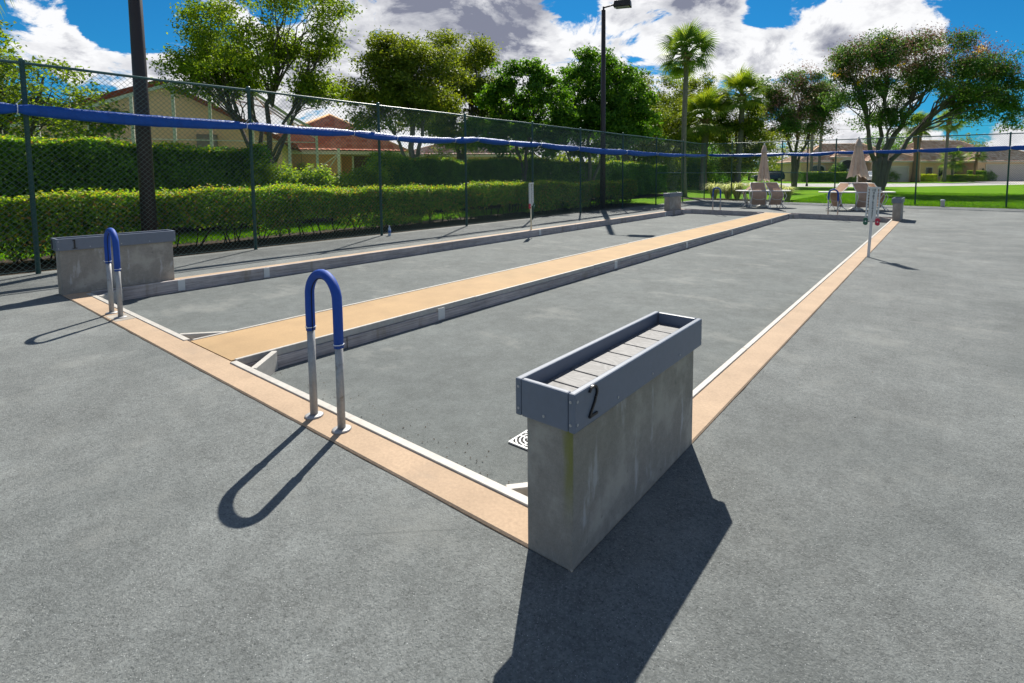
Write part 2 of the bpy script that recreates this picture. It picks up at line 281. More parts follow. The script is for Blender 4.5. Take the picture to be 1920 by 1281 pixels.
# ------------------------------------------------------------------ geometry helpers
class MB:
    def __init__(s): s.v = []; s.f = []
    def add(s, vs, fs):
        o = len(s.v); s.v += [tuple(map(float, p)) for p in vs]; s.f += [tuple(i + o for i in f) for f in fs]; return s
    def box(s, x0, x1, y0, y1, z0, z1):
        return s.add([(x0, y0, z0), (x1, y0, z0), (x1, y1, z0), (x0, y1, z0), (x0, y0, z1), (x1, y0, z1), (x1, y1, z1), (x0, y1, z1)],
                     [(0, 3, 2, 1), (4, 5, 6, 7), (0, 1, 5, 4), (1, 2, 6, 5), (2, 3, 7, 6), (3, 0, 4, 7)])
    def bar(s, a, b, w, h, up=(0, 0, 1)):
        a, b = Vector(a), Vector(b); d = (b - a).normalized(); u = Vector(up)
        if abs(d.dot(u)) > .98: u = Vector((1, 0, 0))
        x = d.cross(u).normalized() * w / 2; y = x.cross(d).normalized() * h / 2
        return s.add([a - x - y, a + x - y, a + x + y, a - x + y, b - x - y, b + x - y, b + x + y, b - x + y],
                     [(0, 1, 2, 3), (7, 6, 5, 4), (0, 4, 5, 1), (1, 5, 6, 2), (2, 6, 7, 3), (3, 7, 4, 0)])
    def tube(s, pts, r, n=10, cap=True):
        pts = [Vector(p) for p in pts]; rs = r if hasattr(r, '__len__') else [r] * len(pts)
        V = []; F = []; prev = None
        for i, p in enumerate(pts):
            d = (pts[min(i + 1, len(pts) - 1)] - pts[max(i - 1, 0)])
            d = d.normalized() if d.length > 1e-9 else Vector((0, 0, 1))
            if prev is None:
                u = Vector((0, 0, 1)) if abs(d.z) < .9 else Vector((1, 0, 0)); a = d.cross(u).normalized()
            else:
                a = prev - d * prev.dot(d); a = a.normalized() if a.length > 1e-6 else d.orthogonal().normalized()
            prev = a; b = d.cross(a)
            for j in range(n):
                t = 2 * math.pi * j / n; V.append(p + (a * math.cos(t) + b * math.sin(t)) * rs[i])
        m = len(pts)
        for i in range(m - 1):
            for j in range(n):
                k = (j + 1) % n; F.append((i * n + j, i * n + k, (i + 1) * n + k, (i + 1) * n + j))
        if cap: F.append(tuple(reversed(range(n)))); F.append(tuple((m - 1) * n + j for j in range(n)))
        return s.add(V, F)
    def lathe(s, prof, n=24, o=(0, 0, 0), sx=1., sy=1.):
        V = []; F = []
        for r, z in prof:
            for j in range(n):
                t = 2 * math.pi * j / n; V.append((o[0] + r * sx * math.cos(t), o[1] + r * sy * math.sin(t), o[2] + z))
        for i in range(len(prof) - 1):
            for j in range(n):
                k = (j + 1) % n; F.append((i * n + j, i * n + k, (i + 1) * n + k, (i + 1) * n + j))
        F.append(tuple(reversed(range(n)))); F.append(tuple((len(prof) - 1) * n + j for j in range(n)))
        return s.add(V, F)
    def prism(s, poly, fn, d0, d1):
        """poly of 2-D points extruded between d0 and d1; fn(a, b, d) -> xyz"""
        n = len(poly); V = [fn(a, b, d0) for a, b in poly] + [fn(a, b, d1) for a, b in poly]
        F = [tuple(reversed(range(n))), tuple(range(n, 2 * n))] + [(i, (i + 1) % n, n + (i + 1) % n, n + i) for i in range(n)]
        return s.add(V, F)
    def build(s, name, mat, parent=None, smooth=False, bevel=0., seg=2):
        me = bpy.data.meshes.new(name); me.from_pydata(s.v, [], s.f); me.update()
        bm = bmesh.new(); bm.from_mesh(me)
        if bevel > 0:
            es = [e for e in bm.edges if len(e.link_faces) == 2 and e.calc_face_angle(0) > .5]
            bmesh.ops.bevel(bm, geom=es, offset=bevel, segments=seg, affect='EDGES', profile=.5)
        bmesh.ops.recalc_face_normals(bm, faces=bm.faces[:]); bm.to_mesh(me); bm.free()
        if smooth: me.polygons.foreach_set('use_smooth', [True] * len(me.polygons))
        me.materials.append(M[mat] if isinstance(mat, str) else mat)
        o = bpy.data.objects.new(name, me); COL.objects.link(o)
        if parent is not None: o.parent = parent
        return o
def npmesh(name, V, F, mat, parent=None, kind=None):
    V = np.asarray(V, np.float32); F = np.asarray(F, np.int32); n = F.shape[1]
    me = bpy.data.meshes.new(name); me.vertices.add(len(V)); me.vertices.foreach_set('co', V.ravel())
    me.loops.add(F.size); me.loops.foreach_set('vertex_index', F.ravel()); me.polygons.add(len(F))
    me.polygons.foreach_set('loop_start', np.arange(0, F.size, n, dtype=np.int32)); me.update(calc_edges=True)
    me.materials.append(M[mat] if isinstance(mat, str) else mat)
    o = bpy.data.objects.new(name, me); COL.objects.link(o)
    if parent is not None: o.parent = parent
    if kind: o['kind'] = kind
    return o
def tag(o, label, cat, group=None):
    o['label'] = label; o['category'] = cat
    if group: o['group'] = group
    return o
def thing(name, label, cat, loc=(0, 0, 0), rz=0., group=None):
    o = bpy.data.objects.new(name, None); COL.objects.link(o); o.empty_display_size = .2
    o.location = loc; o.rotation_euler = (0, 0, rz); return tag(o, label, cat, group)
def struct(o): o['kind'] = 'structure'; return o
def clone(o, parent=None):
    c = o.copy(); COL.objects.link(c); c.parent = parent
    for ch in o.children: clone(ch, c)
    return c
def ngrid(poly, z, name, mat):
    return struct(MB().add([(x, y, z) for x, y in poly], [tuple(range(len(poly)))]).build(name, mat))
LAT = Vector((math.cos(yw), math.sin(yw), 0)); DEP = Vector((-math.sin(yw), math.cos(yw), 0))   # axes the back gardens follow

# ================================================================== SETTING
# court lay-out (metres): two sunken courts either side of a raised middle walk
XL, XR, Y0, YF = -8.51, -1.03, 1.47, 19.77            # outer edge of the border
XLi, XCL, XCR, XRi, Y1, Y2 = -8.30, -5.17, -4.37, -1.25, 1.68, 19.57
ZF = -0.15                                            # court floor
AX0, AX1, AY0, AY1 = -10.75, 16.0, -22.0, 27.45       # asphalt
def sheet(rects, z, name, mat):
    b = MB()
    for x0, x1, y0, y1 in rects: b.add([(x0, y0, z), (x1, y0, z), (x1, y1, z), (x0, y1, z)], [(0, 1, 2, 3)])
    return struct(b.build(name, mat))
sheet([(AX0, XL, AY0, AY1), (XR, AX1, AY0, AY1), (XL, XR, AY0, Y0), (XL, XR, YF, AY1)], -.010, 'asphalt_ground', 'asphalt')
sheet([(XLi - .05, XCL + .05, Y1 - .05, Y2 + .05)], ZF, 'court_floor', 'court')
sheet([(XCR - .05, XRi + .05, Y1 - .05, Y2 + .05)], ZF, 'court_floor', 'court')
BIG = 900
sheet([(-BIG, AX0, -BIG, BIG), (AX1, BIG, -BIG, BIG), (AX0, AX1, -BIG, AY0), (AX0, AX1, AY1, BIG)], -.03, 'lawn', 'lawn')
sheet([(-13.1, -10.76, -12, 22.2)], -.018, 'planting_bed', 'soil'); sheet([(-16.8, -14.3, -12, 34)], -.016, 'planting_bed', 'soil')
sheet([(-12.4, -6.2, 27.7, 29.6)], -.014, 'planting_bed', 'soil')
ngrid([(-60, 64), (-19.1, 60.4), (-12.2, 59.1), (-7.5, 60.8), (-3.2, 64.8), (3.2, 76.5), (7.7, 83.8), (40, 128), (28, 136), (4, 97.5), (-4.2, 84.3), (-16, 77.1), (-24.2, 76.7), (-60, 82)], -.022, 'road', 'road')
ngrid([(4.4, 98.0), (28, 136.4), (22, 141), (2.4, 112)], -.019, 'driveway', 'drive')
ngrid([(-11.6, 79.4), (-7.0, 82.2), (-9.6, 99), (-13.8, 97)], -.019, 'driveway', 'drive')

# border path: slabs butted end to end, pieces of edging as children
path = MB()
path.box(XL, XR, Y0, Y1, -.2, 0)                       # near end
path.box(XRi, XR, Y1, Y2, -.2, 0)                      # right side
path.box(XL, XLi, Y1, Y2, -.2, 0)                      # left side
path.box(XL, XR, Y2, YF, -.2, 0)
path = struct(path.build('path', 'tan', bevel=.008, seg=1))
mid = struct(MB().box(XCL, XCR, Y1 + .002, Y2 - .002, -.2, .001).build('path', 'ochre'))
def edging(x0, x1, y0, y1, parent):                    # white capping boards, 2.4 m lengths
    along_y = (y1 - y0) > (x1 - x0); L = (y1 - y0) if along_y else (x1 - x0); n = max(1, round(L / 2.44))
    for i in range(n):
        a, b = i / n * L + .003, (i + 1) / n * L - .003; dz = random.uniform(-.002, .003)
        if along_y: m = MB().box(x0, x1, y0 + a, y0 + b, -.05, .008 + dz)
        else: m = MB().box(x0 + a, x0 + b, y0, y1, -.05, .008 + dz)
        m.build('edging_board', 'white_wood', parent, bevel=.003, seg=1)
CUTS = [2.62, 3.72, 7.43, 10.37, 13.26, 17.0]
def timbers(x0, x1, y0, y1, parent, cuts, ztop=-.004):
    along_y = (y1 - y0) > (x1 - x0); lo, hi = (y0, y1) if along_y else (x0, x1); cs = [lo] + [c for c in cuts if lo + .3 < c < hi - .3] + [hi]
    for a, b in zip(cs[:-1], cs[1:]):
        e = random.uniform(-.004, .004)
        if along_y: m = MB().box(x0 + e, x1 + e, a + .003, b - .003, ZF - .02, ztop)
        else: m = MB().box(a + .003, b - .003, y0 + e, y1 + e, ZF - .02, ztop)
        m.build('timber', 'grey_wood', parent, bevel=.004, seg=1)
T = .04
edging(XCL - .028, XCL + .002, Y1 + .02, Y2, mid); edging(XCR - .002, XCR + .028, Y1 + .02, Y2, mid)
timbers(XCL - .045, XCL - .004, Y1 + .02, Y2, mid, CUTS, -.052); timbers(XCR + .004, XCR + .045, Y1 + .02, Y2, mid, CUTS, -.052)
for s, x in ((-1, XCL - .046), (1, XCR + .046)):
    for c in CUTS[1:]:
        pl = MB().box(min(x, x + s * .006), max(x, x + s * .006), c - .045, c + .045, ZF + .012, -.012)
        for dz in (.03, .11): pl.lathe([(.006, 0), (.006, .004)], 6, (x + s * .007, c, ZF + dz))
        pl.build('joint_plate', 'white', mid)
edging(XLi + .05, XCL - .05, Y1 - .03, Y1 + .018, path); edging(XCR + .05, XRi - .05, Y1 - .03, Y1 + .018, path)
edging(XRi - .03, XRi + .012, Y1 + .02, Y2, path)
timbers(XLi + .001, XLi + .042, Y1 + .02, Y2, path, CUTS, .012); timbers(XRi - .045, XRi - .004, Y1 + .02, Y2, path, CUTS, -.052)
timbers(XLi + .05, XCL - .05, Y2 - .042, Y2 - .001, path, [-6.4], .03); timbers(XCR + .05, XRi - .05, Y2 - .042, Y2 - .001, path, [-3.4, -1.6], .03)
timbers(XLi + .05, XCL - .05, Y1 + .004, Y1 + .045, path, [], -.052); timbers(XCR + .05, XRi - .05, Y1 + .004, Y1 + .045, path, [], -.052)
for c in (2.62, 3.72, 10.37, 17.76):
    MB().box(XLi + .043, XLi + .05, c - .04, c + .04, ZF + .012, .006).build('joint_plate', 'white', path)
for ax, ay, bx, by in [(-4.325, 1.98, -4.06, 1.70), (-5.215, 1.98, -5.48, 1.70), (-1.56, 1.70, -1.30, 1.98), (-7.98, 1.70, -8.25, 1.98),
                       (-4.325, 19.27, -4.06, 19.53), (-5.215, 19.27, -5.48, 19.53), (-1.56, 19.53, -1.30, 19.27), (-7.98, 19.53, -8.25, 19.27)]:
    m = MB().bar((ax, ay, ZF / 2 + .0), (bx, by, ZF / 2), .045, .155); m.build('corner_brace', 'white_wood' if ay < 10 else 'grey_wood', path, bevel=.004, seg=1)

jr = np.random.default_rng(4)
def joint(a, b, nrm):                                  # dirt-filled ragged joint between border and asphalt
    a, b, nrm = Vector(a), Vector(b), Vector(nrm); n = int((b - a).length / .17); V = []; F = []
    for i in range(n + 1):
        p = a.lerp(b, i / n); w_ = max(.0008, .0025 + jr.normal(0, .002)); V += [tuple(p - nrm * .004), tuple(p + nrm * w_)]
    F = [(2 * i, 2 * i + 1, 2 * i + 3, 2 * i + 2) for i in range(n)]
    struct(MB().add(V, F).build('joint', 'soil'))
joint((XL, Y0, -.0075), (XR - .2, Y0, -.0075), (0, -1, 0)); joint((XR, 2.6, -.0075), (XR, YF, -.0075), (1, 0, 0))

# ================================================================== PLINTHS
def numeral_two(parent):
    pts = []
    for i in range(13):
        a = R(160 - i * 17.5); pts.append((.0, .026 * math.cos(a), .083 + .025 * math.sin(a)))
    pts += [(0, .012, .05), (0, -.010, .022), (0, -.026, 0)]
    m = MB()
    for a, b in zip(pts[:-1], pts[1:]): m.bar(a, b, .008, .009, (1, 0, 0))
    m.bar((0, -.026, .001), (0, .027, .001), .008, .009, (1, 0, 0))
    return m.build('number', 'black', parent)
def numeral_one(parent):
    m = MB(); m.bar((0, 0, 0), (0, 0, .105), .013, .008, (1, 0, 0)); m.bar((0, -.022, .002), (0, .022, .002), .008, .008, (1, 0, 0)); m.bar((0, 0, .104), (0, -.018, .092), .008, .008, (1, 0, 0))
    return m.build('number', 'black', parent)
def plinth(label, loc, num=None, moss=False):
    """concrete wall with a tray of composite boards on top, long side along Y; origin at its base corner (outer, near)"""
    t = thing('ball_shelf', label, 'ball shelf', loc, 0, 'concrete ball shelves at the court corners')
    Wd, Ln, H = .21, 1.12, .54
    wl = MB().box(-Wd, 0, 0, Ln, -.05, H).build('wall', 'concrete_mossy' if moss else 'concrete', t, bevel=.007)
    o, bz, tz, tk = .028, .525, .668, .024
    def board(x0, x1, y0, y1): return MB().box(x0, x1, y0, y1, bz, tz).build('tray_board', 'composite', t, bevel=.006)
    board(0.003, 0.003 + tk + .004, -o, Ln + o); board(-Wd - .007 - tk, -Wd - .003, -o, Ln + o)
    board(-Wd - .0015, .0015, -o, -o + tk); board(-Wd - .0015, .0015, Ln + o - tk, Ln + o)
    n = 8; a, b = -o + tk + .004, Ln + o - tk - .004
    for i in range(n):
        y0 = a + (b - a) * i / n; MB().box(-Wd, 0, y0 + .003, a + (b - a) * (i + 1) / n - .003, H + .046, H + .072).build('shelf_plank', 'plank', t, bevel=.003, seg=1)
    def screw(p, ax):
        m = MB()
        q = Vector(p); m.tube([q, q + Vector(ax) * .0025], .0055, 8); m.build('screw', 'screw', t)
    for y in (-.012, .27, .57, .86, Ln + .012):
        screw((.031, y, bz + .03), (1, 0, 0))
    for y in (-.012, Ln + .012): screw((.031, y, tz - .03), (1, 0, 0))
    for x in (-Wd - .014, -Wd / 2, .014): screw((x, -o, bz + .03), (0, -1, 0))
    for x in (-Wd - .014, .014): screw((x, -o, tz - .03), (0, -1, 0))
    if num == 2: q = numeral_two(t); q.location = (.034, .085, .555)
    if num == 1:
        q = numeral_one(t); q.location = (.034, .13, .545)
        q = numeral_one(t); q.rotation_euler = (0, 0, -math.pi / 2); q.location = (-.17, -o - .003, .545)
    return t
plinth('grey ball shelf numbered 2 with a green moss streak on its corner', (-1.03, 1.47, 0), 2, True)
plinth('grey stained ball shelf numbered 1 beside the chain-link fence', (-8.39, 1.47, 0), 1)
plinth('small unnumbered grey ball shelf by the fence corner and the hedge end', (-8.42, 18.45, 0))
plinth('unnumbered grey ball shelf beside the patio table, tan strip running up to it', (-1.02, 18.42, 0))

# ================================================================== GRAB RAILS
def grab_rail(label, loc):
    t = thing('grab_rail', label, 'grab rail', loc, 0, 'blue padded grab rails at the court ends')
    hw, top, r = .145, .868, .0215
    arc = [(hw * math.cos(a), 0, top - hw + hw * math.sin(a)) for a in np.linspace(0, math.pi, 17)]
    for s in (-1, 1):
        MB().tube([(s * hw, 0, .004), (s * hw, 0, .53)], r, 16).build('leg', 'alu', t, True)
        MB().lathe([(.052, .0), (.052, .006), (.044, .011), (r + .003, .013)], 24, (s * hw, 0, 0)).build('flange', 'alu', t, True)
    e = (.47, .52)
    pts = [(hw, 0, e[0]), (hw, 0, .6), (hw, 0, .67)] + arc[1:-1] + [(-hw, 0, .67), (-hw, 0, .6), (-hw, 0, e[1])]
    MB().tube(pts, .0258, 20).build('foam_sleeve', 'foam', t, True)
    ins = [(p[0] * (hw - .0266) / hw, p[1] - .004, p[2] if p[2] < top - hw else (top - hw) + (p[2] - top + hw) * (hw - .0266) / hw) for p in pts]
    m = MB()
    for a, b in zip(ins[:-1], ins[1:]): m.bar(a, b, .007, .004, (0, 1, 0))
    m.build('foam_slit', 'slit', t)
    for s, z in ((1, e[0] + .02), (-1, e[1] + .02)):
        MB().tube([(s * hw + .0268 * math.cos(a), .0268 * math.sin(a), z) for a in np.linspace(0, 2 * math.pi, 20)], .0026, 6).build('cable_tie', 'tie', t)
    MB().tube([(-hw + .02, -.032, e[1] + .02), (-hw + .034, -.044, e[1] + .036)], .0028, 5).build('cable_tie_tail', 'tie', t)
    return t
grab_rail('blue padded grab rail on the tan strip near ball shelf number 2', (-2.815, 1.565, 0))
grab_rail('blue padded grab rail standing in front of ball shelf number 1', (-6.74, 1.565, 0))
grab_rail('blue padded grab rail behind the end timber near the clump grasses', (-7.03, 19.67, 0))
grab_rail('blue padded grab rail behind the end timber beside the wide patio table', (-3.02, 19.67, 0))
MB().box(-6.78, -6.45, 1.49, 1.65, -.001, .0015).build('mortar_patch', 'concrete', path)

# ================================================================== DRAINS
def drain(label, loc):
    t = thing('drain_grate', label, 'drain grate', loc, 0, 'white drain grates in the courts')
    a = .098; m = MB()
    m.box(-a, a, -a, -a + .012, 0, .008).box(-a, a, a - .012, a, 0, .008).box(-a, -a + .012, -a + .012, a - .012, 0, .008).box(a - .012, a, -a + .012, a - .012, 0, .008)
    m.build('frame', 'white', t)
    for r in (.022, .046, .070):
        m = MB(); pts = [(r * math.cos(q), r * math.sin(q), .004) for q in np.linspace(0, 2 * math.pi, 25)]
        for p, q in zip(pts[:-1], pts[1:]): m.bar(p, q, .0095, .006)
        m.build('ring', 'white', t)
    for k in range(4):
        for r in (.092, .112):
            f = math.acos(.085 / r); m = MB(); pts = [(r * math.cos(q), r * math.sin(q), .004) for q in np.linspace(k * math.pi / 2 + f, (k + 1) * math.pi / 2 - f, 6)]
            for p, q in zip(pts[:-1], pts[1:]): m.bar(p, q, .008, .006)
            m.build('corner_rib', 'white', t)
    MB().box(-a + .013, a - .013, -.004, .004, 0, .0065).build('cross_bar', 'white', t); MB().box(-.004, .004, -a + .013, a - .013, 0, .0055).build('cross_bar', 'white', t)
    MB().box(-a + .002, a - .002, -a + .002, a - .002, -.02, .0005).build('sump', 'dark', t)
    return t
drain('white plastic drain grate beside ball shelf number 2', (-1.91, 2.31, ZF + .003))
drain('white plastic drain grate beside the middle walk, nearest the rail at shelf number 1', (-5.62, 2.34, ZF + .003))

# ================================================================== SCORE BOARDS
def text_mesh(txt, size, name, mat, parent, loc, rot):
    c = bpy.data.curves.new(name, 'FONT'); c.body = txt; c.size = size; c.align_x = 'CENTER'; c.align_y = 'CENTER'; c.extrude = .001
    o = bpy.data.objects.new('tmp', c); COL.objects.link(o)
    me = bpy.data.meshes.new_from_object(o.evaluated_get(bpy.context.evaluated_depsgraph_get())); bpy.data.objects.remove(o)
    me.materials.clear(); me.materials.append(M[mat]); q = bpy.data.objects.new(name, me); COL.objects.link(q); q.parent = parent; q.location = loc; q.rotation_euler = rot
    return q
def scoreboard(label, loc, rz, post_mat, sides, tilt, width):
    t = thing('scoreboard', label, 'scoreboard', loc, rz, 'bocce scoreboards halfway along the courts'); t.rotation_euler = (0, tilt, rz)
    MB().box(-.022, .022, -.012, .012, -.01, .70).build('post', post_mat, t, bevel=.003, seg=1)
    zb, zt = .64, 1.18; hw = width / 2
    MB().box(-hw + .040, hw - .040, -.022, -.0125, zb - .03, zt).build('number_panel', 'white', t, bevel=.003, seg=1)
    for s in (-1, 1):
        MB().box(s * (hw - .014) - .014, s * (hw - .014) + .014, -.022, -.0125, zb, zt).build('peg_rail', 'white', t, bevel=.003, seg=1)
        m = MB()
        for i in range(10):
            z = zt - .035 - i * (zt - zb - .06) / 9.4; m.box(s * (hw - .030) - .010, s * (hw - .030) + .010, -.0245, -.0225, z - .005, z + .005)
        m.build('peg_notches', 'black', t)
        d = MB(); mk = sides[0] if s < 0 else sides[1]
        for dz in (-.028, .028): d.tube([(s * (hw - .012), -.045, zb - .035 + dz), (s * (hw - .012), -.02, zb - .035 + dz)], .036, 18)
        d.build('peg_marker', mk, t)
        MB().tube([(s * (hw - .012), -.048, zb - .035), (s * (hw - .012), -.0455, zb - .035)], .012, 10).build('peg_label', 'white', t)
    MB().box(-hw, hw, -.032, -.0228, zt - .012, zt + .012).build('top_bar', 'white', t, bevel=.003, seg=1)
    for i in range(10):
        text_mesh(str(10 - i), .062, 'numeral', 'black', t, (0, -.0245, zt - .045 - i * (zt - zb - .06) / 9.4), (math.pi / 2, 0, 0))
    return t
scoreboard('white upright scoreboard numbered 10 to 1, beside the plain asphalt', (-1.005, 10.27, 0), R(9), 'white', ('green', 'red'), R(2.0), .20)
scoreboard('cream upright scoreboard turned away, standing between court and hedge fence', (-8.46, 10.27, 0), R(93), 'cream', ('red', 'green'), R(-1), .20)

# ================================================================== FENCES
FX, FY, FH = -10.56, 27.62, 3.0
def chain_mesh(L, H, pitch=.078, r=.0024, z0=.03):
    """straight diagonal wires of a chain-link net in the local XZ plane, two layers"""
    V = []; F = []
    for sgn in (1, -1):
        for i in range(int(-H / pitch), int(L / pitch) + 1):
            s = i * pitch
            # line x = s + z  (sgn +) or x = s + H - z (sgn -), z in 0..H, clipped to 0..L
            za, zb = 0.0, H
            if sgn > 0: za = max(0, -s); zb = min(H, L - s)
            else: zb = min(H, s + H); za = max(0, s + H - L)
            if zb - za < .02: continue
            a = np.array([s + za if sgn > 0 else s + H - za, sgn * r * .9, za + z0]); b = np.array([s + zb if sgn > 0 else s + H - zb, sgn * r * .9, zb + z0])
            px = np.array([-sgn, 0, 1]) * r * .7071 * (-1); py = np.array([0, r, 0]); o = len(V)
            for q in (a, b):
                V += [q + px * 1.1, q - px * .6 + py, q - px * .6 - py]
            F += [(o, o + 1, o + 4, o + 3), (o + 1, o + 2, o + 5, o + 4), (o + 2, o, o + 3, o + 5)]
    return V, F
def fence(label, origin, rz, L, posts, end_r=.04, mids=()):
    t = thing('chain_link_fence', label, 'fence', origin, rz)
    pr = None
    for k, x in enumerate(posts):
        if pr is None:
            pr = MB().lathe([(.030, -.02), (.030, FH), (.036, FH + .002), (.036, FH + .03), (.020, FH + .05)], 14).build('post', 'fence', t, True); pr.location = (x, 0, 0)
        else:
            q = pr.copy(); COL.objects.link(q); q.parent = t; q.location = (x, 0, 0)
    m = MB()
    xs = np.linspace(0, L, int(L / 1.5) + 1); m.tube([(x, 0, FH - .02 + .008 * math.sin(x * 1.7)) for x in xs], .021, 10); m.build('top_rail', 'fence', t, True)
    MB().tube([(0, .004, .045), (L, .004, .045)], .004, 6).build('tension_wire', 'wire', t)
    for a, b in mids: MB().tube([(a, 0, 1.44), (b, 0, 1.44)], .021, 10).build('mid_rail', 'fence', t, True)
    V, F = chain_mesh(L, FH - .05)
    V = [v + np.array([0, -.030, 0]) for v in V]
    npmesh('wire_mesh', V, F, 'wire', t)
    return t
# left fence runs along +Y (local X -> world Y); wire on the court side
YS = -10.4
fence('long green chain-link fence in front of the hedges', (FX, YS, 0), math.pi / 2, FY - YS, [y - YS for y in (-10.36, -7.39, -4.39, -1.39, 1.61, 4.58, 7.35, 10.04, 12.9, 15.6, 18.65, 21.7, 24.7, 27.6)], mids=[(21.7 - YS, FY - YS)])
fence('green chain-link fence between the patio tables and the open lawn', (FX + .06, FY, 0), 0, 17.5, [x - FX - .06 for x in (-9.1, -6.6, -4.2, -1.02, 2.04, 5.1)], mids=[(0.05, 6.3)])

def windscreen(label, pts, ties):
    t = thing('rolled_windscreen', label, 'windscreen', (0, 0, 0))
    P = [Vector(p) for p in pts]; path_ = []; rad = []
    tt = 0; rs = np.random.default_rng(len(pts))
    for a, b, ra, rb in zip(P[:-1], P[1:], ties[:-1], ties[1:]):
        n = max(6, int((b - a).length / .12))
        for i in range(n):
            f = i / n; q = a.lerp(b, f); q.z -= .035 * math.sin(math.pi * f) * min(1, (b - a).length / 2.5)
            base = ra * (1 - f) + rb * f; bulge = 1 + .18 * math.sin(math.pi * f)
            pin = 1 - .38 * math.exp(-((f * (b - a).length) / .09) ** 2) - .38 * math.exp(-(((1 - f) * (b - a).length) / .09) ** 2)
            path_.append(q); rad.append(.84 * base * bulge * pin * (1 + rs.normal(0, .03)))
    path_.append(P[-1]); rad.append(ties[-1] * .6)
    m = MB().tube(path_, rad, 14)
    # lengthwise folds of the rolled sheet
    n = 14
    for i in range(len(path_)):
        for j in range(n):
            v = Vector(m.v[i * n + j]); c = path_[i]; tw = i * .045
            s = 1 + .13 * math.sin(3 * (2 * math.pi * j / n) + tw) + .06 * math.sin(5 * (2 * math.pi * j / n) - tw * 1.7)
            m.v[i * n + j] = tuple(c + (v - c) * s)
    m.build('roll', 'tarp', t, True)
    for i in range(1, len(P) - 1):
        d = (P[i + 1] - P[i - 1]).normalized(); a = d.cross(Vector((0, 0, 1))).normalized(); r = ties[i] * .72
        MB().tube([P[i] + (a * math.cos(q) + Vector((0, 0, 1)) * math.sin(q)) * r for q in np.linspace(0, 2 * math.pi, 16)], .005, 5).build('tie', 'tie', t)
        MB().tube([P[i] + Vector((0, 0, r * .9)) - a * .02, P[i] + Vector((.03, .05, r + .06))], .004, 4).build('tie_tail', 'tie', t)
    return t
WX = FX + .16
windscreen('rolled blue windscreen tied along the fence in front of the hedges',
           [(WX, -10, 2.36), (WX, -4.4, 2.34), (WX, -1.39, 2.33), (WX, 1.5, 2.33), (WX, 4.44, 2.30), (WX, 6.6, 2.30), (WX, 7.7, 2.25), (WX, 9.5, 2.29), (WX, 10.35, 2.36), (WX, 11.6, 2.33), (WX, 13.1, 2.34),
            (WX, 15.2, 2.29), (WX, 18.6, 2.27), (WX, 21.4, 2.27), (WX, 24.4, 2.3), (WX, 27.3, 2.36)], [.10, .10, .10, .098, .085, .08, .085, .085, .078, .078, .078, .10, .11, .085, .085, .08])
WY = FY - .16
windscreen('rolled blue windscreen tied along the fence by the open lawn',
           [(-10.3, WY, 2.38), (-9.1, WY, 2.34), (-7.9, WY, 2.33), (-6.4, WY, 2.36), (-5.3, WY, 2.30), (-4.2, WY, 2.38), (-2.6, WY, 2.38), (-1.0, WY, 2.38), (.4, WY, 2.40), (2.05, WY, 2.41), (4.0, WY, 2.42), (6.6, WY, 2.42)],
           [.07, .085, .085, .075, .10, .075, .08, .08, .10, .105, .10, .09])

# ================================================================== LIGHT POLES
def light_pole(label, loc, lean=0., arm=True):
    t = thing('light_pole', label, 'light pole', loc); t.rotation_euler = (0, lean, 0)
    MB().tube([(0, 0, -.02), (0, 0, 2.5), (0, 0, 7.75)], [.115, .105, .082], 16).build('pole', 'bronze', t, True)
    MB().lathe([(.16, 0), (.16, .03), (.125, .05)], 16).build('base_plate', 'bronze', t)
    d = Vector((.86, .30, 0)).normalized()
    MB().tube([(0, 0, 7.7), (0, 0, 7.88)], .04, 10).build('tenon', 'bronze', t, True)
    MB().tube([(0, 0, 7.84), d * .2 + Vector((0, 0, 7.88)), d * .42 + Vector((0, 0, 7.92))], .03, 8).build('arm', 'bronze', t, True)
    s = d.cross(Vector((0, 0, 1))); c = d * .74 + Vector((0, 0, 7.92))
    hd = MB(); V = []
    for u, v, z in ((-.34, -.17, -.10), (.34, -.19, -.13), (.34, .19, -.13), (-.34, .17, -.10), (-.30, -.12, .13), (.32, -.17, .12), (.32, .17, .12), (-.30, .12, .13)):
        V.append(c + d * u + s * v + Vector((0, 0, z)))
    hd.add(V, [(0, 3, 2, 1), (4, 5, 6, 7), (0, 1, 5, 4), (1, 2, 6, 5), (2, 3, 7, 6), (3, 0, 4, 7)])
    hd.build('lamp_head', 'bronze', t, bevel=.02)
    hd = MB(); hd.add([c + d * u + s * v + Vector((0, 0, -.125)) for u, v in ((-.28, -.13), (.28, -.14), (.28, .14), (-.28, .13))] + [c + d * u + s * v + Vector((0, 0, -.145)) for u, v in ((-.25, -.10), (.25, -.11), (.25, .11), (-.25, .10))],
           [(0, 1, 2, 3), (4, 7, 6, 5), (0, 4, 5, 1), (1, 5, 6, 2), (2, 6, 7, 3), (3, 7, 4, 0)]).build('lens', 'lens', t)
    return t
light_pole('dark bronze light pole behind the fence near ball shelf number 1', (-11.20, 3.13, 0), R(0))
light_pole('tall dark light pole with one box lamp in front of the round green tree', (-11.04, 17.9, 0))

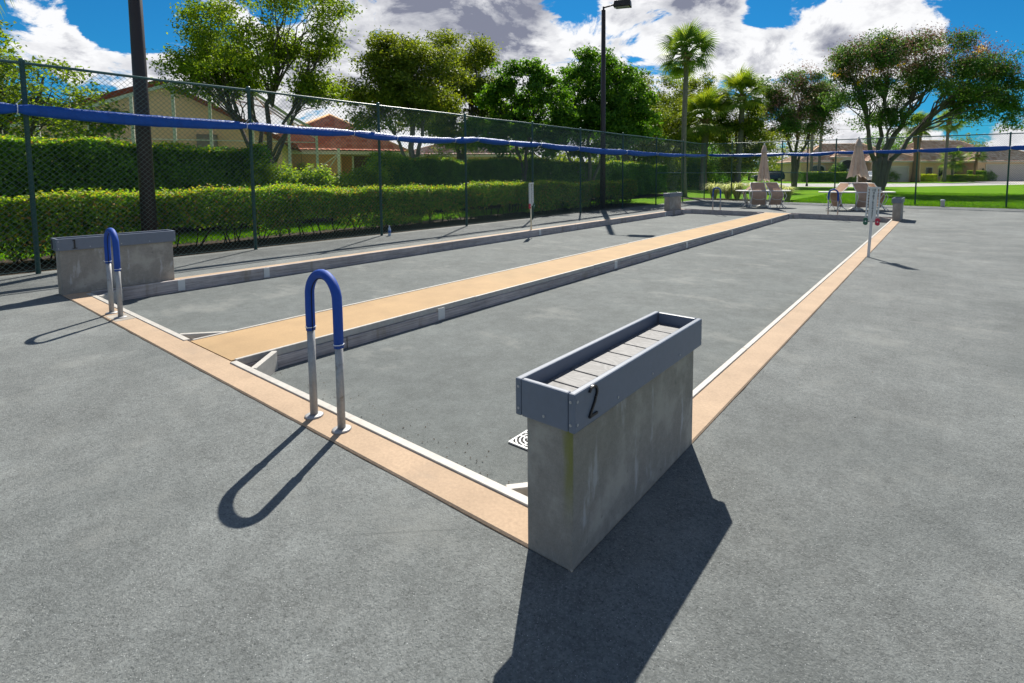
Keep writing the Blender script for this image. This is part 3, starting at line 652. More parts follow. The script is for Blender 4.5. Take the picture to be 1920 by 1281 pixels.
# ================================================================== VEGETATION
def leaf_quads(C, size, nrm=None, aspect=.55, jitter=.35, rng=RNG, fold=.16):
    """one small folded rhombus per centre: returns vertices and quads"""
    n = len(C); C = np.asarray(C)
    d = rng.normal(size=(n, 3)); d /= np.linalg.norm(d, axis=1)[:, None]
    if nrm is None: nrm = rng.normal(size=(n, 3)) + np.array([0, 0, .7])
    nr = nrm + rng.normal(size=(n, 3)) * jitter; nr /= np.linalg.norm(nr, axis=1)[:, None] + 1e-9
    a = np.cross(nr, d); a /= np.linalg.norm(a, axis=1)[:, None] + 1e-9; b = np.cross(nr, a)
    s = (size * rng.uniform(.65, 1.3, n))[:, None]
    V = np.empty((n, 4, 3)); V[:, 0] = C - a * s * .5; V[:, 2] = C + a * s * .5
    V[:, 1] = C + b * s * aspect * .5 + nr * s * fold; V[:, 3] = C - b * s * aspect * .5 + nr * s * fold
    return V.reshape(-1, 3), np.arange(4 * n).reshape(n, 4)
def ellipsoid_clumps(lobes, n, rng, inner=.35, zbias=.0, sub=0, subr=.4):
    """clump centres spread through the outer part of a set of ellipsoid lobes; with sub they gather in that many boughs"""
    def draw(k, inn):
        vol = np.array([l[3] * l[4] * l[5] for l in lobes]) ** .75; idx = rng.choice(len(lobes), k, p=vol / vol.sum())
        L = np.array(lobes)[idx]; d = rng.normal(size=(k, 3)); d[:, 2] += zbias; d /= np.linalg.norm(d, axis=1)[:, None]
        r = inn + (1 - inn) * rng.uniform(0, 1, k) ** .55; r *= 1 + rng.normal(0, .07, k)
        return L[:, :3] + d * L[:, 3:6] * r[:, None], d
    if not sub: return draw(n, inner)
    B, D = draw(sub, max(inner, .5)); w_ = rng.uniform(.4, 1.6, sub); idx = rng.choice(sub, n, p=w_ / w_.sum())
    d = rng.normal(size=(n, 3)); d /= np.linalg.norm(d, axis=1)[:, None]; d[:, 2] *= .62
    r = subr * np.cbrt(w_[idx]) * rng.uniform(0, 1, n) ** .45
    C = B[idx] + d * r[:, None]; nd = d * .7 + D[idx] * .6
    return C, nd
def limb(m, a, b, r0, r1, rng, n=6, wob=.06, sag=0.):
    a, b = Vector(a), Vector(b); L = (b - a).length; pts = []; rs = []
    for i in range(n + 1):
        f = i / n; q = a.lerp(b, f); k = math.sin(math.pi * f) * L
        q += Vector(rng.normal(0, wob, 3)) * k * .5; q.z += sag * k
        pts.append(q); rs.append(r0 + (r1 - r0) * f)
    m.tube(pts, rs, 8 if r0 > .05 else 5, True); return pts
def lobes_at(base, spec):
    """spec rows: lateral, depth, z, r lateral, r depth, r z -> ellipsoids in world axes (round in plan)"""
    out = []
    for la, de, z, r, rz in spec:
        p = Vector(base) + LAT * la + DEP * de; out.append((p.x, p.y, z, r, r, rz))
    return out
def farther(k, base, spec, stems):
    f = lambda z: (z - 1.43) * k + 1.43
    return (base[0] * k, base[1] * k, 0), [(a * k, b * k, f(z), r * k, rz * k) for a, b, z, r, rz in spec], [(a * k, b * k, f(z), r * k) for a, b, z, r in stems]
def tree(name, label, base, spec, leaf, mat, clumps, per, crad, stems, bark='bark', seed=1, group=None, trunk_r=.12, fork=1.2, twigs=60, inner=.35, flat=.6, extras=(), aspect=.5, sub=0, subr=.4, grow=1.0):
    if grow != 1.0: base, spec, stems = farther(grow, base, spec, stems); leaf *= grow ** .7; crad *= grow; subr *= grow; fork = (fork - 1.43) * grow + 1.43
    rng = np.random.default_rng(seed); t = thing(name, label, 'tree', base, 0, group)
    B = Vector(base); lobes = lobes_at((0, 0, 0), spec)
    C, D = ellipsoid_clumps(lobes, clumps, rng, inner, 0, sub, subr)
    P = np.repeat(C, per, 0) + rng.normal(size=(clumps * per, 3)) * np.array([crad, crad, crad * flat])
    N = np.repeat(D, per, 0) * .5 + np.array([0, 0, .6])
    V, F = leaf_quads(P, leaf, N, aspect, .7, rng); npmesh('crown', V, F, mat, t)
    for (mt, cl2, per2, cr2, lf2, zmin) in extras:
        C2, D2 = ellipsoid_clumps(lobes, cl2 * 4, rng, .92); C2 = C2[C2[:, 2] > zmin][:cl2]
        if len(C2) == 0: continue
        P2 = np.repeat(C2, per2, 0) + rng.normal(size=(len(C2) * per2, 3)) * cr2
        V, F = leaf_quads(P2, lf2, None, .4, .7, rng); npmesh('seed_pods' if mt == 'lf_pods' else 'blossom', V, F, mt, t)
    m = MB(); tips = []
    for k, (la, de, fz, sr) in enumerate(stems):          # stems: where each main stem ends up, radius
        foot = LAT * (la * .05) + DEP * (de * .05); top = LAT * la + DEP * de + Vector((0, 0, fz))
        fk = LAT * (la * .16) + DEP * (de * .16) + Vector((0, 0, fork * (.85 + .3 * rng.random())))
        limb(m, foot + Vector((0, 0, -.05)), fk, sr * 1.35, sr, rng, 5, .03); limb(m, fk, top, sr * .98, sr * .42, rng, 7, .05); tips.append((fk, top, sr))
    for i in range(twigs):
        c = Vector(C[rng.integers(len(C))]); fk, top, sr = min(tips, key=lambda q: (q[1] - c).length)
        f = rng.uniform(.35, 1.0); limb(m, fk.lerp(top, f), c, sr * .38 * (1.2 - f * .6), .006, rng, 5, .07, .03)
    m.build('trunk', bark, t, True)
    return t
def hedge(label, x0, x1, y0, y1, ztop, leaf, mat, dens, seed, zbot=.12, lump=.05, gaps=0., group=None, rz=0., origin=None, twigs=True, fringe=.3):
    rng = np.random.default_rng(seed); org = origin or ((x0 + x1) / 2, (y0 + y1) / 2, 0); t = thing('hedge', label, 'hedge', org, rz, group)
    hx, hy = (x1 - x0) / 2, (y1 - y0) / 2; H = ztop - zbot
    A = {'top': 4 * hx * hy, 'x': 2 * hy * H, 'y': 2 * hx * H}; tot = A['top'] + 2 * A['x'] + 2 * A['y']; n = int(tot * dens)
    side = rng.choice(5, n, p=np.array([A['top'], A['x'], A['x'], A['y'], A['y']]) / tot)
    P = np.stack([rng.uniform(-hx, hx, n), rng.uniform(-hy, hy, n), rng.uniform(zbot, ztop, n)], 1); N = np.zeros((n, 3))
    dep = rng.exponential(.055, n)
    for sdx, ax, val, sg in ((0, 2, ztop, 1), (1, 0, hx, 1), (2, 0, -hx, -1), (3, 1, hy, 1), (4, 1, -hy, -1)):
        k = side == sdx; P[k, ax] = val - sg * dep[k]; N[k, ax] = sg
    N[:, 2] += .45
    # uneven clipped surface
    ph = rng.uniform(0, 6.28, 8); w = np.zeros(n)
    for i, (fx, fy, fz) in enumerate(((1.1, .7, 1.5), (2.3, 1.9, 2.7), (.6, 3.4, 1.1), (4.1, 5.3, 4.7))):
        w += np.sin(P[:, 0] * fx + P[:, 1] * fy + P[:, 2] * fz + ph[i]) / (1 + i * .5)
    P[:, :2] += N[:, :2] * (w * lump)[:, None]; P[:, 2] += (side == 0) * w * lump * .8
    k = (side == 0) & (rng.random(n) < .06); P[k, 2] += rng.uniform(.02, .12, k.sum()) * fringe / .3       # loose shoots
    edge = (ztop - P[:, 2]) < .10; P[edge & (side > 0), :2] *= np.array([1 - .05 / max(hx, .3), 1])           # rounded shoulder
    if gaps > 0:
        gn = np.sin(P[:, 1] * 2.1 + ph[4]) + np.sin(P[:, 1] * .9 + ph[5]) + .8 * np.sin(P[:, 1] * 5.3 + ph[6]); lowz = np.clip((zbot + .42 - P[:, 2]) / .34, 0, 1)
        keep = ~((lowz * gaps * (.55 + .6 * gn) + rng.normal(0, .08, n)) > .32); P, N = P[keep], N[keep]
    V, F = leaf_quads(P, leaf, N, .6, .75, rng); npmesh('foliage', V, F, mat, t)
    n3 = int(4 * hx * hy * dens * .55); Q = np.stack([rng.uniform(-hx * 1.02, hx * 1.02, n3), rng.uniform(-hy, hy, n3), np.full(n3, ztop)], 1); w3 = np.zeros(n3)
    for i, (fx, fy, fz) in enumerate(((1.1, .7, 1.5), (2.3, 1.9, 2.7), (.6, 3.4, 1.1), (4.1, 5.3, 4.7))): w3 += np.sin(Q[:, 0] * fx + Q[:, 1] * fy + Q[:, 2] * fz + ph[i]) / (1 + i * .5)
    Q[:, 2] += w3 * lump * .8 + rng.normal(.012, .022, n3) + (rng.random(n3) < .05) * rng.uniform(.02, .09, n3); V, F = leaf_quads(Q, leaf * .95, np.tile([0, 0, .6], (n3, 1)) + rng.normal(size=(n3, 3)) * .5, .55, .5, rng)
    npmesh('sun_toned_new_growth', V, F, 'lf_yellow' if mat == 'lf_yellow' else 'lf_new_sunlit', t)  # layer of new shoots that carries the sunlit top brightness in its colour
    # inner leaf mass, so that the hedge is as opaque as it is
    n2 = int(8 * hx * hy * H * dens * .55); Q = np.stack([rng.uniform(-hx * .8, hx * .8, n2), rng.uniform(-hy, hy, n2), rng.uniform(zbot + (.35 if gaps > 0 else .05), ztop - .08, n2)], 1)
    V, F = leaf_quads(Q, leaf * 1.5, None, .7, 1., rng); npmesh('inner_foliage', V, F, mat, t)
    if twigs:
        m = MB()
        for y in np.arange(-hy + .2, hy, .42):
            for j in range(3):
                b = Vector((rng.uniform(-hx * .4, hx * .4), y + rng.uniform(-.15, .15), -.03)); limb(m, b, b + Vector((rng.uniform(-.3, .3), rng.uniform(-.3, .3), zbot + .5)), .014, .006, rng, 3, .05)
        m.build('stems', 'twig', t)['kind'] = 'stuff'
    return t

hedge('low clipped hedge with red tipped leaves right behind the chain-link fence', -12.55, -11.45, -9.5, 21.6, 1.04, .062, 'lf_hedge', 1500, 11, .10, .055, 1.0)
hedge('tall dark hedge in front of the tan gabled house', -16.3, -15.1, -9.5, 7.0, 2.12, .085, 'lf_hedge2', 950, 12, .1, .09, 0)
hedge('tall hedge running behind the grey multi-stem trees towards the palms', -16.4, -15.2, 11.0, 33.0, 1.98, .085, 'lf_hedge2', 850, 13, .1, .09, 0)

def shrub(label, base, spec, leaf, mat, clumps, per, crad, seed, group=None, name='shrub'):
    rng = np.random.default_rng(seed); t = thing(name, label, 'shrub', base, 0, group); lobes = lobes_at((0, 0, 0), spec)
    C, D = ellipsoid_clumps(lobes, clumps, rng, .45); C[:, 2] = np.maximum(C[:, 2], .06)
    P = np.repeat(C, per, 0) + rng.normal(size=(clumps * per, 3)) * crad; P[:, 2] = np.maximum(P[:, 2], .02)
    V, F = leaf_quads(P, leaf, np.repeat(D, per, 0) * .6 + np.array([0, 0, .5]), .5, .6, rng); npmesh('foliage', V, F, mat, t)
    m = MB()
    for i in range(7): limb(m, (rng.normal(0, .06), rng.normal(0, .06), -.04), Vector(C[rng.integers(len(C))]), .02, .006, rng, 4, .06)
    m.build('stems', 'twig', t)['kind'] = 'stuff'; return t
for i, (x, y, hgt, lab) in enumerate([(-14.9, 6.9, 1.75, 'bright green shrub at the foot of the grey multi-stem tree'), (-14.8, 7.9, 1.6, 'bright shrub in front of the screened porch posts, next to the multi-stem tree shrub'),
                                      (-14.7, 8.9, 1.42, 'lowest bright shrub in the row below the red tiled roof'), (-14.9, 9.9, 1.62, 'bushy bright shrub below the dark porch windows'), (-15.6, 11.0, 2.25, 'tall bright shrub beside the porch of the red roofed house')]):
    shrub(lab, (x, y, 0), [(0, 0, hgt * .55, .62, hgt * .45), (.25, .1, hgt * .75, .35, hgt * .25), (-.3, 0, hgt * .7, .3, hgt * .25)], .10, 'lf_shrub', 200, 24, .085, 40 + i, 'bright shrubs below the red roof')
shrub('sunlit bush behind the hedge, at the trunk of the dark olive tree', (-18.2, 15.4, 0), [(0, 0, 1.3, 1.2, 1.2)], .12, 'lf_shrub', 220, 14, .12, 51)
shrub('sunlit golden bush under the round green tree', (-17.6, 20.2, 0), [(0, 0, 1.3, 1.5, 1.1)], .12, 'lf_shrub', 240, 14, .13, 52)

# --- trees behind the hedges (left to right)
tree('leafy_tree', 'loose leafy tree in front of the tan house gable', (-18.6, 2.55, 0), [(-.1, 0, 3.9, 1.2, .95), (.9, .2, 3.3, 1.15, .85), (-1.2, .2, 3.4, 1.1, 1.0), (1.5, 0, 2.7, .8, .55), (-.2, 0, 2.75, 1.5, .6)],
     .11, 'lf_ficus', 380, 50, .15, [(-.5, 0, 4.0, .07), (.7, .2, 3.8, .06), (.1, -.3, 4.4, .05)], 'bark', 61, grow=1.12, sub=46, subr=.55, fork=1.0, twigs=60)
tree('multi_stem_tree', 'open grey multi-stem tree with a wide crown beside the tan house', (-15.2, 6.97, 0),
     [(-1.7, 0, 4.75, 1.15, .95), (-.6, .3, 5.4, 1.3, .95), (.7, 0, 5.55, 1.3, .95), (1.35, .2, 4.6, .95, .9), (-2.1, 0, 3.9, .75, .55), (1.3, -.1, 3.55, .8, .45), (-.9, -.3, 4.2, 1.1, .55), (.3, .3, 4.3, 1.1, .5)],
     .095, 'lf_ficus', 640, 60, .15, [(-1.6, 0, 4.6, .065), (-.7, .3, 5.3, .07), (.5, 0, 5.4, .08), (1.2, .2, 4.5, .055), (1.3, -.2, 3.6, .045), (-1.0, -.3, 4.4, .05)], 'bark', 62, grow=1.28, sub=62, subr=.55, fork=1.75, twigs=130, inner=.3)
tree('olive_tree', 'dense dark olive tree with a pale trunk behind the fence', (-14.0, 11.06, 0),
     [(-.3, 0, 5.05, 1.15, 1.05), (.35, .2, 4.5, 1.2, 1.2), (-1.35, 0, 4.1, .95, .8), (-.3, 0, 3.7, 1.3, .9), (-1.7, 0, 3.35, .65, .45), (1.0, .3, 3.6, .8, .9), (-.9, .2, 4.9, .8, .7)],
     .105, 'lf_olive2', 620, 66, .15, [(-.3, 0, 4.9, .10), (.5, .2, 4.5, .07), (-1.3, 0, 4.1, .06)], 'bark_pale', 63, grow=1.24, sub=52, subr=.58, fork=2.0, twigs=80)
tree('olive_tree', 'taller olive tree with two dark trunks, left of the round tree', (-17.0, 15.9, 0),
     [(.3, 0, 6.3, 1.35, .95), (1.15, 0, 5.6, .85, 1.2), (-.8, .2, 5.0, 1.2, 1.2), (.5, 0, 4.5, 1.3, 1.2), (-.5, 0, 3.4, 1.3, .8), (1.0, .2, 3.4, .9, .6)],
     .125, 'lf_olive2', 600, 62, .18, [(-.6, 0, 5.4, .10), (.7, 0, 5.9, .10)], 'bark', 64, grow=1.2, sub=44, subr=.72, fork=2.4, twigs=60)
tree('round_tree', 'rounded glossy green tree, the lower of a touching pair', (-15.2, 17.9, 0),
     [(-.1, 0, 4.7, 1.55, 1.5), (-1.0, 0, 3.9, 1.2, 1.4), (.9, .2, 4.1, 1.3, 1.6), (0, .2, 2.9, 1.7, .9)],
     .17, 'lf_round', 900, 36, .12, [(-.4, 0, 4.0, .08), (.5, .1, 4.2, .08)], 'bark', 65, sub=110, subr=.50, fork=1.2, twigs=30, inner=.62, aspect=.42)
tree('round_tree', 'big rounded glossy green tree behind the lamp pole', (-15.2, 23.1, 0),
     [(.1, 0, 6.2, 1.9, 1.75), (1.4, .2, 5.2, 1.85, 2.1), (-1.1, 0, 4.9, 1.7, 2.1), (2.2, 0, 4.2, 1.25, 1.7), (.3, 0, 3.6, 2.4, 1.3)],
     .18, 'lf_round', 1400, 36, .14, [(-.6, 0, 5.0, .11), (.6, .1, 6.0, .11), (1.5, 0, 4.6, .09), (-1.4, -.8, 3.0, .09)], 'bark_pale', 66, sub=170, subr=.58, fork=1.0, twigs=40, inner=.62, aspect=.42)
# --- wood behind the palms: trunks and crowns one by one
for i, (u, d, top, r, lab) in enumerate([(-3.0, 6, 8.6, 2.3, 'brownish slender tree beside the big round tree'), (-1.2, 13, 9.2, 2.8, 'shady tree right behind the tallest palm'), (2.6, 17, 10.6, 3.2, 'tallest shady tree behind the two short palms'),
                                         (5.6, 20, 11.2, 3.4, 'dark tree rising behind the third palm'), (7.6, 12, 7.8, 2.5, 'low dark tree between the third palm and the flowering trees'), (.8, 24, 9.0, 3.4, 'far tree filling the gap behind the palms')]):
    b = Vector((-14.2, 32.5, 0)) + LAT * u + DEP * d
    tree('shade_tree', lab, tuple(b), [(0, 0, top - r * .7, r, r * .75), (-r * .6, .4, top - r * 1.3, r * .85, r * .75), (r * .6, 0, top - r * 1.35, r * .8, r * .8), (0, 0, top - r * 1.9, r * 1.05, r * .6)],
         .21, 'lf_wood' if i % 2 == 0 else 'lf_olive2', 430, 40, .28, [(-r * .5, 0, top * .7, .14), (r * .45, .3, top * .72, .13), (0, 0, top * .8, .12)], 'bark', 70 + i, 'shade trees behind the palms', sub=40, subr=1.0, fork=2.0, twigs=40)
for i, (u, d, r, hgt, lab) in enumerate([(-4.2, 9, 1.7, 2.6, 'leafy bush between the round tree and the tall palm'), (1.0, 12, 1.8, 2.9, 'leafy bush behind the tall palm trunk'), (4.0, 15, 2.0, 3.1, 'leafy bush behind the ragged palm trunk'), (6.4, 20, 2.4, 3.4, 'leafy bush behind the third palm'),
                                         (9.2, 26, 2.6, 3.6, 'leafy bush behind the dark parked van'), (12.0, 30, 2.4, 3.4, 'leafy bush at the road beside the dark van'), (-1.6, 18, 2.2, 3.2, 'dark bush deep behind the tall palm')]):
    b = Vector((-14.2, 32.5, 0)) + LAT * u + DEP * d
    shrub(lab, tuple(b), [(0, 0, hgt * .5, r, hgt * .5), (r * .5, 0, hgt * .45, r * .8, hgt * .42)], .19, 'lf_shrub' if i in (1, 2) else 'lf_hedge2', 300, 28, .24, 80 + i, 'bushes under the shade trees', 'bush')

# --- flowering trees on the lawn
tree('flowering_tree', 'smaller flat-crowned tree with dry pods by the dark van', (-12.7, 58.4, 0),
     [(0, 0, 9.4, 2.6, 1.9), (-1.7, 0, 8.0, 2.0, 2.0), (1.9, .3, 8.6, 2.3, 2.1), (-.6, 0, 6.2, 2.6, 1.6), (1.6, 0, 6.0, 2.3, 1.4), (3.2, 0, 8.9, 1.6, 1.8), (-2.2, 0, 10.2, 1.2, 1.0), (0, 0, 11.2, 1.9, 1.1)],
     .21, 'lf_poin', 640, 44, .30, [(-1.5, 0, 7.0, .16), (.6, .5, 8.6, .17), (2.2, 0, 7.6, .15)], 'bark', 91, sub=60, subr=1.05, fork=3.0, twigs=60, extras=[('lf_pods', 330, 26, .34, .17, 5)])
tree('flowering_tree', 'wide spreading tree with yellow blossom and dry pods over the lawn', (-3.85, 42.6, 0),
     [(-1.2, 0, 8.9, 2.1, 1.4), (1.2, .5, 9.4, 2.4, 1.4), (3.8, 0, 9.4, 2.5, 1.5), (6.1, .4, 8.6, 2.3, 1.7), (8.2, 0, 7.0, 1.9, 1.6), (-1.9, 0, 7.0, 1.4, 1.1), (1.0, 0, 7.2, 2.4, 1.1), (4.4, .3, 7.2, 2.6, 1.2), (6.9, 0, 6.0, 1.9, .9), (8.6, 0, 5.2, 1.1, .8), (-1.9, 0, 5.0, .9, .7), (.8, .2, 5.2, .8, .7)],
     .17, 'lf_poin', 1150, 46, .26, [(-1.4, 0, 7.2, .17), (.6, .3, 8.3, .16), (2.9, 0, 8.1, .20), (5.4, 0, 7.2, .17), (1.0, -.4, 6.2, .10), (4.0, .6, 8.4, .13)], 'bark', 92, sub=105, subr=.95, fork=2.5, twigs=130,
     extras=[('lf_pods', 520, 26, .30, .14, 8.0), ('lf_flower', 13, 44, .14, .14, 7.4)], inner=.3)
rg = np.random.default_rng(5)

# --- palms
def fan_frond(mat, L=1.0, blades=26):
    """one costapalmate leaf: stalk along +X, a drooping fan of narrow blades at its end"""
    m = MB(); m.tube([(0, 0, 0), (L * .28, 0, L * .05), (L * .55, 0, L * .03)], [.018, .014, .010], 5)
    V = []; F = []
    for i in range(blades):
        a = (i / (blades - 1) - .5) * R(230); ln = L * (.52 - .12 * abs(a) / 2) ; c = Vector((L * .52, 0, L * .035))
        d = Vector((math.cos(a), math.sin(a), .10 * math.cos(a * 2))); sd_ = Vector((-math.sin(a), math.cos(a), 0)) * L * .016
        p1 = c + d * ln * .55; p2 = c + d * ln; p2.z -= L * (.13 + .05 * ((i * 7) % 5) / 5); o = len(V)
        V += [c - sd_ * .35, c + sd_ * .35, p1 + sd_, p1 - sd_, p2]; F += [(o, o + 1, o + 2, o + 3), (o + 3, o + 2, o + 4)]
    m.add(V, F); return m
FR = {}
def palm(label, base, H, cr, mat, trunk_r, nf, seed, bark='palm_bark', boots=.6, lean=0., ragged=0., group='fan palms beyond the fence corner'):
    rng = np.random.default_rng(seed); t = thing('palm_tree', label, 'palm tree', base, 0, group)
    tp = LAT * lean + Vector((0, 0, H)); pts = []; rs = []
    for i in range(13):
        f = i / 12; q = tp * f + LAT * (.06 * math.sin(f * 4 + seed)); q.z = H * f - .03; pts.append(q); rs.append(trunk_r * (1.25 - .35 * min(1, f * 5)) * (1 + ragged * rng.uniform(-.12, .2)))
    MB().tube(pts, rs, 12).build('trunk', bark, t, True)
    bt = MB(); o = tp
    for i in range(int(26 * boots / .6)):
        a = i * 2.4; z = o.z - boots + boots * (i / (26 * boots / .6)); r = trunk_r * .95
        p = Vector((o.x + r * math.cos(a), o.y + r * math.sin(a), z)); bt.bar(p, p + Vector((math.cos(a) * .16, math.sin(a) * .16, .26)), .10, .05)
    bt.lathe([(trunk_r * .9, -boots - .05), (trunk_r * 1.35, -boots * .5), (trunk_r * 1.1, .1)], 12, tuple(o)); bt.build('leaf_bases', 'boot', t)
    key = mat
    if key not in FR:
        q = fan_frond(mat); FR[key] = q.build('frond', mat, t); proto = FR[key]; first = True
    else: proto = FR[key]; first = False
    for i in range(nf):
        f = proto if (first and i == 0) else proto.copy()
        if f is not proto: COL.objects.link(f)
        f.parent = t; el = math.asin(1 - 1.62 * ((i + .5) / nf)) if True else 0
        el = R(78) - (i + .5) / nf * R(128) + rng.normal(0, .12); az = i * 2.39996 + rng.normal(0, .2)
        f.location = o + Vector((0, 0, .08)); sc = cr * rng.uniform(.86, 1.1); f.scale = (sc, sc, sc)
        f.rotation_euler = (rng.normal(0, .25), -el, az)
    return t
palm('tallest fan palm with a smooth grey trunk at the fence corner', (-13.0, 30.6, 0), 8.45, 2.05, 'lf_palm', .17, 44, 3)
palm('short fan palm with a ragged trunk, yellowish crown', (-17.0, 44.3, 0), 5.9, 3.0, 'lf_palm2', .30, 44, 4, 'palm_bark', 1.0, 0, .8)
palm('mid-height fan palm with a leaning grey trunk by the van', (-14.3, 45.2, 0), 7.9, 2.6, 'lf_palm2', .24, 42, 5, 'palm_bark', .9, .12)
palm('palm high beside the loose leafy tree, only its frond tips showing', (-14.6, .95, 0), 5.75, 1.75, 'lf_palm', .15, 30, 6, 'palm_bark', .5, 0, 0, 'fan palms beyond the fence')

# --- clump grasses at the fence corner
rng = np.random.default_rng(21)
for i, (x, y, s, lab) in enumerate([(-10.35, 28.5, .95, 'arching clump grass at the foot of the corner fence post'), (-9.85, 29.3, .9, 'arching clump grass behind the corner fence post'), (-9.1, 28.6, 1.0, 'pale clump grass left of the padded rail'), (-8.4, 29.2, 1.0, 'clump grass just behind the padded rail by the fence'),
                                  (-7.7, 28.5, .95, 'clump grass right of the padded rail'), (-7.1, 29.0, .9, 'clump grass at the foot of the leaning palm'), (-6.5, 28.5, .8, 'last clump grass behind the first patio table')]):
    t = thing('clump_grass', lab, 'ornamental grass', (x, y, -.02), 0, 'clump grasses along the back fence'); V = []; F = []
    for k in range(330):
        a = rng.uniform(0, 6.283); ln = s * rng.uniform(.8, 1.3); out = rng.uniform(.15, .62) * ln; b = np.array([math.cos(a), math.sin(a), 0]) * rng.uniform(0, .12); d = np.array([math.cos(a), math.sin(a), 0]); sw = np.array([-d[1], d[0], 0]) * .012; o = len(V)
        p1 = b + d * out * .45 + np.array([0, 0, ln * .72]); p2 = b + d * out * 1.25 + np.array([0, 0, ln * rng.uniform(.45, .85)])
        V += [b - sw, b + sw, p1 + sw, p1 - sw, p2 + sw * .2, p2 - sw * .2]; F += [(o, o + 1, o + 2, o + 3), (o + 3, o + 2, o + 4, o + 5)]
    npmesh('blades', V, F, 'lf_grassy', t)

# --- grass blades on the near lawns
def blades(name, n, x0, x1, y0, y1, hgt, seed, wid=.012):
    rng = np.random.default_rng(seed); P = np.stack([rng.uniform(x0, x1, n), y0 + (y1 - y0) * rng.random(n) ** 1.6, np.full(n, -.03)], 1)
    a = rng.uniform(0, 6.283, n); sw = np.stack([np.cos(a), np.sin(a), 0 * a], 1) * wid; ln = rng.normal(size=(n, 3)) * .4; ln[:, 2] = 1; tp = P + ln * (hgt * rng.uniform(.6, 1.3, n))[:, None]
    V = np.stack([P - sw, P + sw, tp], 1).reshape(-1, 3); o = npmesh(name, V, np.arange(3 * n).reshape(n, 3), 'blade', None, 'stuff')
    o['label'] = 'short green grass of the lawn'; o['category'] = 'grass'; return o
blades('grass', 90000, -6.4, 12, 27.5, 46, .075, 31, .02)
blades('grass', 30000, -14.6, -12.7, -6, 24, .09, 32)

# ================================================================== HOUSES
def tile_roof(name, quads, mat, parent, tile=.30, course=.36, amp=.035):
    """quads: corner lists (eave left, eave right, ridge right, ridge left); real stepped courses and rolls"""
    V = []; F = []; UV = []
    for q in quads:
        a, b, c, d = [Vector(p) for p in q]; ev = (b - a); L = ev.length; ev.normalize(); up = (((d + c) / 2) - ((a + b) / 2)); nr = ev.cross(up).normalized()
        if nr.z < 0: nr = -nr
        nc = max(2, int(up.length / course)); ncol = max(4, int(L / tile) * 4)
        rows = []
        for i in range(nc):
            for e in (0, 1):
                f = (i + e * .999) / nc; l, r = a.lerp(d, f), b.lerp(c, f); row = []
                for j in range(ncol + 1):
                    p = l.lerp(r, j / ncol); u = (p - a).dot(ev) / tile; h = amp * (abs(math.sin(math.pi * u)) + .8 * (1 - e))
                    row.append(len(V)); V.append(p + nr * h); UV.append((u, i + .5))
                rows.append(row)
        for ra, rb in zip(rows[:-1], rows[1:]):
            for j in range(len(ra) - 1): F.append((ra[j], ra[j + 1], rb[j + 1], rb[j]))
    o = npmesh(name, [tuple(v) for v in V], F, mat, parent); me = o.data; uvl = me.uv_layers.new(name='UVMap')
    li = np.empty(len(me.loops), np.int32); me.loops.foreach_get('vertex_index', li); uvl.data.foreach_set('uv', np.array(UV, np.float32)[li].ravel()); return o
def hip_roof(parent, x0, x1, y0, y1, ze, zr, mat, ov=.5, name='roof'):
    x0 -= ov; x1 += ov; y0 -= ov; y1 += ov; w, d = x1 - x0, y1 - y0; k = min(w, d) / 2
    if w >= d: ra, rb = (x0 + k, (y0 + y1) / 2, zr), (x1 - k, (y0 + y1) / 2, zr)
    else: ra, rb = ((x0 + x1) / 2, y0 + k, zr), ((x0 + x1) / 2, y1 - k, zr)
    A, B, C, D = (x0, y0, ze), (x1, y0, ze), (x1, y1, ze), (x0, y1, ze)
    if w >= d: q = [(A, B, rb, ra), (B, C, rb, rb), (C, D, ra, rb), (D, A, ra, ra)]
    else: q = [(A, B, ra, ra), (B, C, rb, ra), (C, D, rb, rb), (D, A, ra, rb)]
    r = tile_roof(name, q, mat, parent)
    MB().box(x0 + .06, x1 - .06, y0 + .06, y1 - .06, ze - .22, ze - .02).build('fascia', 'trim', parent)
    m = MB(); m.tube([ra, rb], .10, 8)
    for c_, e_ in ((A, ra), (D, ra), (B, rb), (C, rb)) if w >= d else ((A, ra), (B, ra), (C, rb), (D, rb)): m.tube([c_, e_], .10, 8)
    m.build('ridge_tiles', mat if not mat.startswith('tile') else {'tile_red': 'stucco_orange', 'tile_pink': 'stucco_pink'}.get(mat, 'stucco_tan'), r, True)
    return r
def arch_poly(w, h, rise, n=10):
    pts = [(-w / 2, 0), (w / 2, 0), (w / 2, h - rise)]
    return pts + [(w / 2 * math.cos(a), h - rise + rise * math.sin(a)) for a in np.linspace(0, math.pi, n)[1:-1]] + [(-w / 2, h - rise)]
def arch(parent, name, mat, cx, z0, w, h, rise, y0, y1):
    return MB().prism(arch_poly(w, h, rise), lambda a, b, d: (cx + a, d, z0 + b), y0, y1).build(name, mat, parent)
def garage(parent, x0, x1, z1, y):
    g = MB().box(x0, x1, y - .04, y + .05, 0.02, z1).build('garage_door', 'garage', parent)
    n = 4
    for i in range(n):
        za, zb = .04 + (z1 - .06) * i / n, .04 + (z1 - .06) * (i + 1) / n - .03; MB().box(x0 + .05, x1 - .05, y - .065, y - .042, za, zb).build('panel', 'garage', g)
    m = MB().box(x0 - .22, x0 - .02, y - .09, y + .04, 0, z1 + .2).box(x1 + .02, x1 + .22, y - .09, y + .04, 0, z1 + .2).box(x0 - .018, x1 + .018, y - .09, y + .04, z1 + .02, z1 + .2); m.build('garage_trim', 'trim', parent)

def wall_lamp(parent, x, y, z):
    MB().box(x - .09, x + .09, y - .2, y, z, z + .38).lathe([(.10, 0), (.02, .14)], 6, (x, y - .11, z + .381)).build('wall_lamp', 'black', parent)
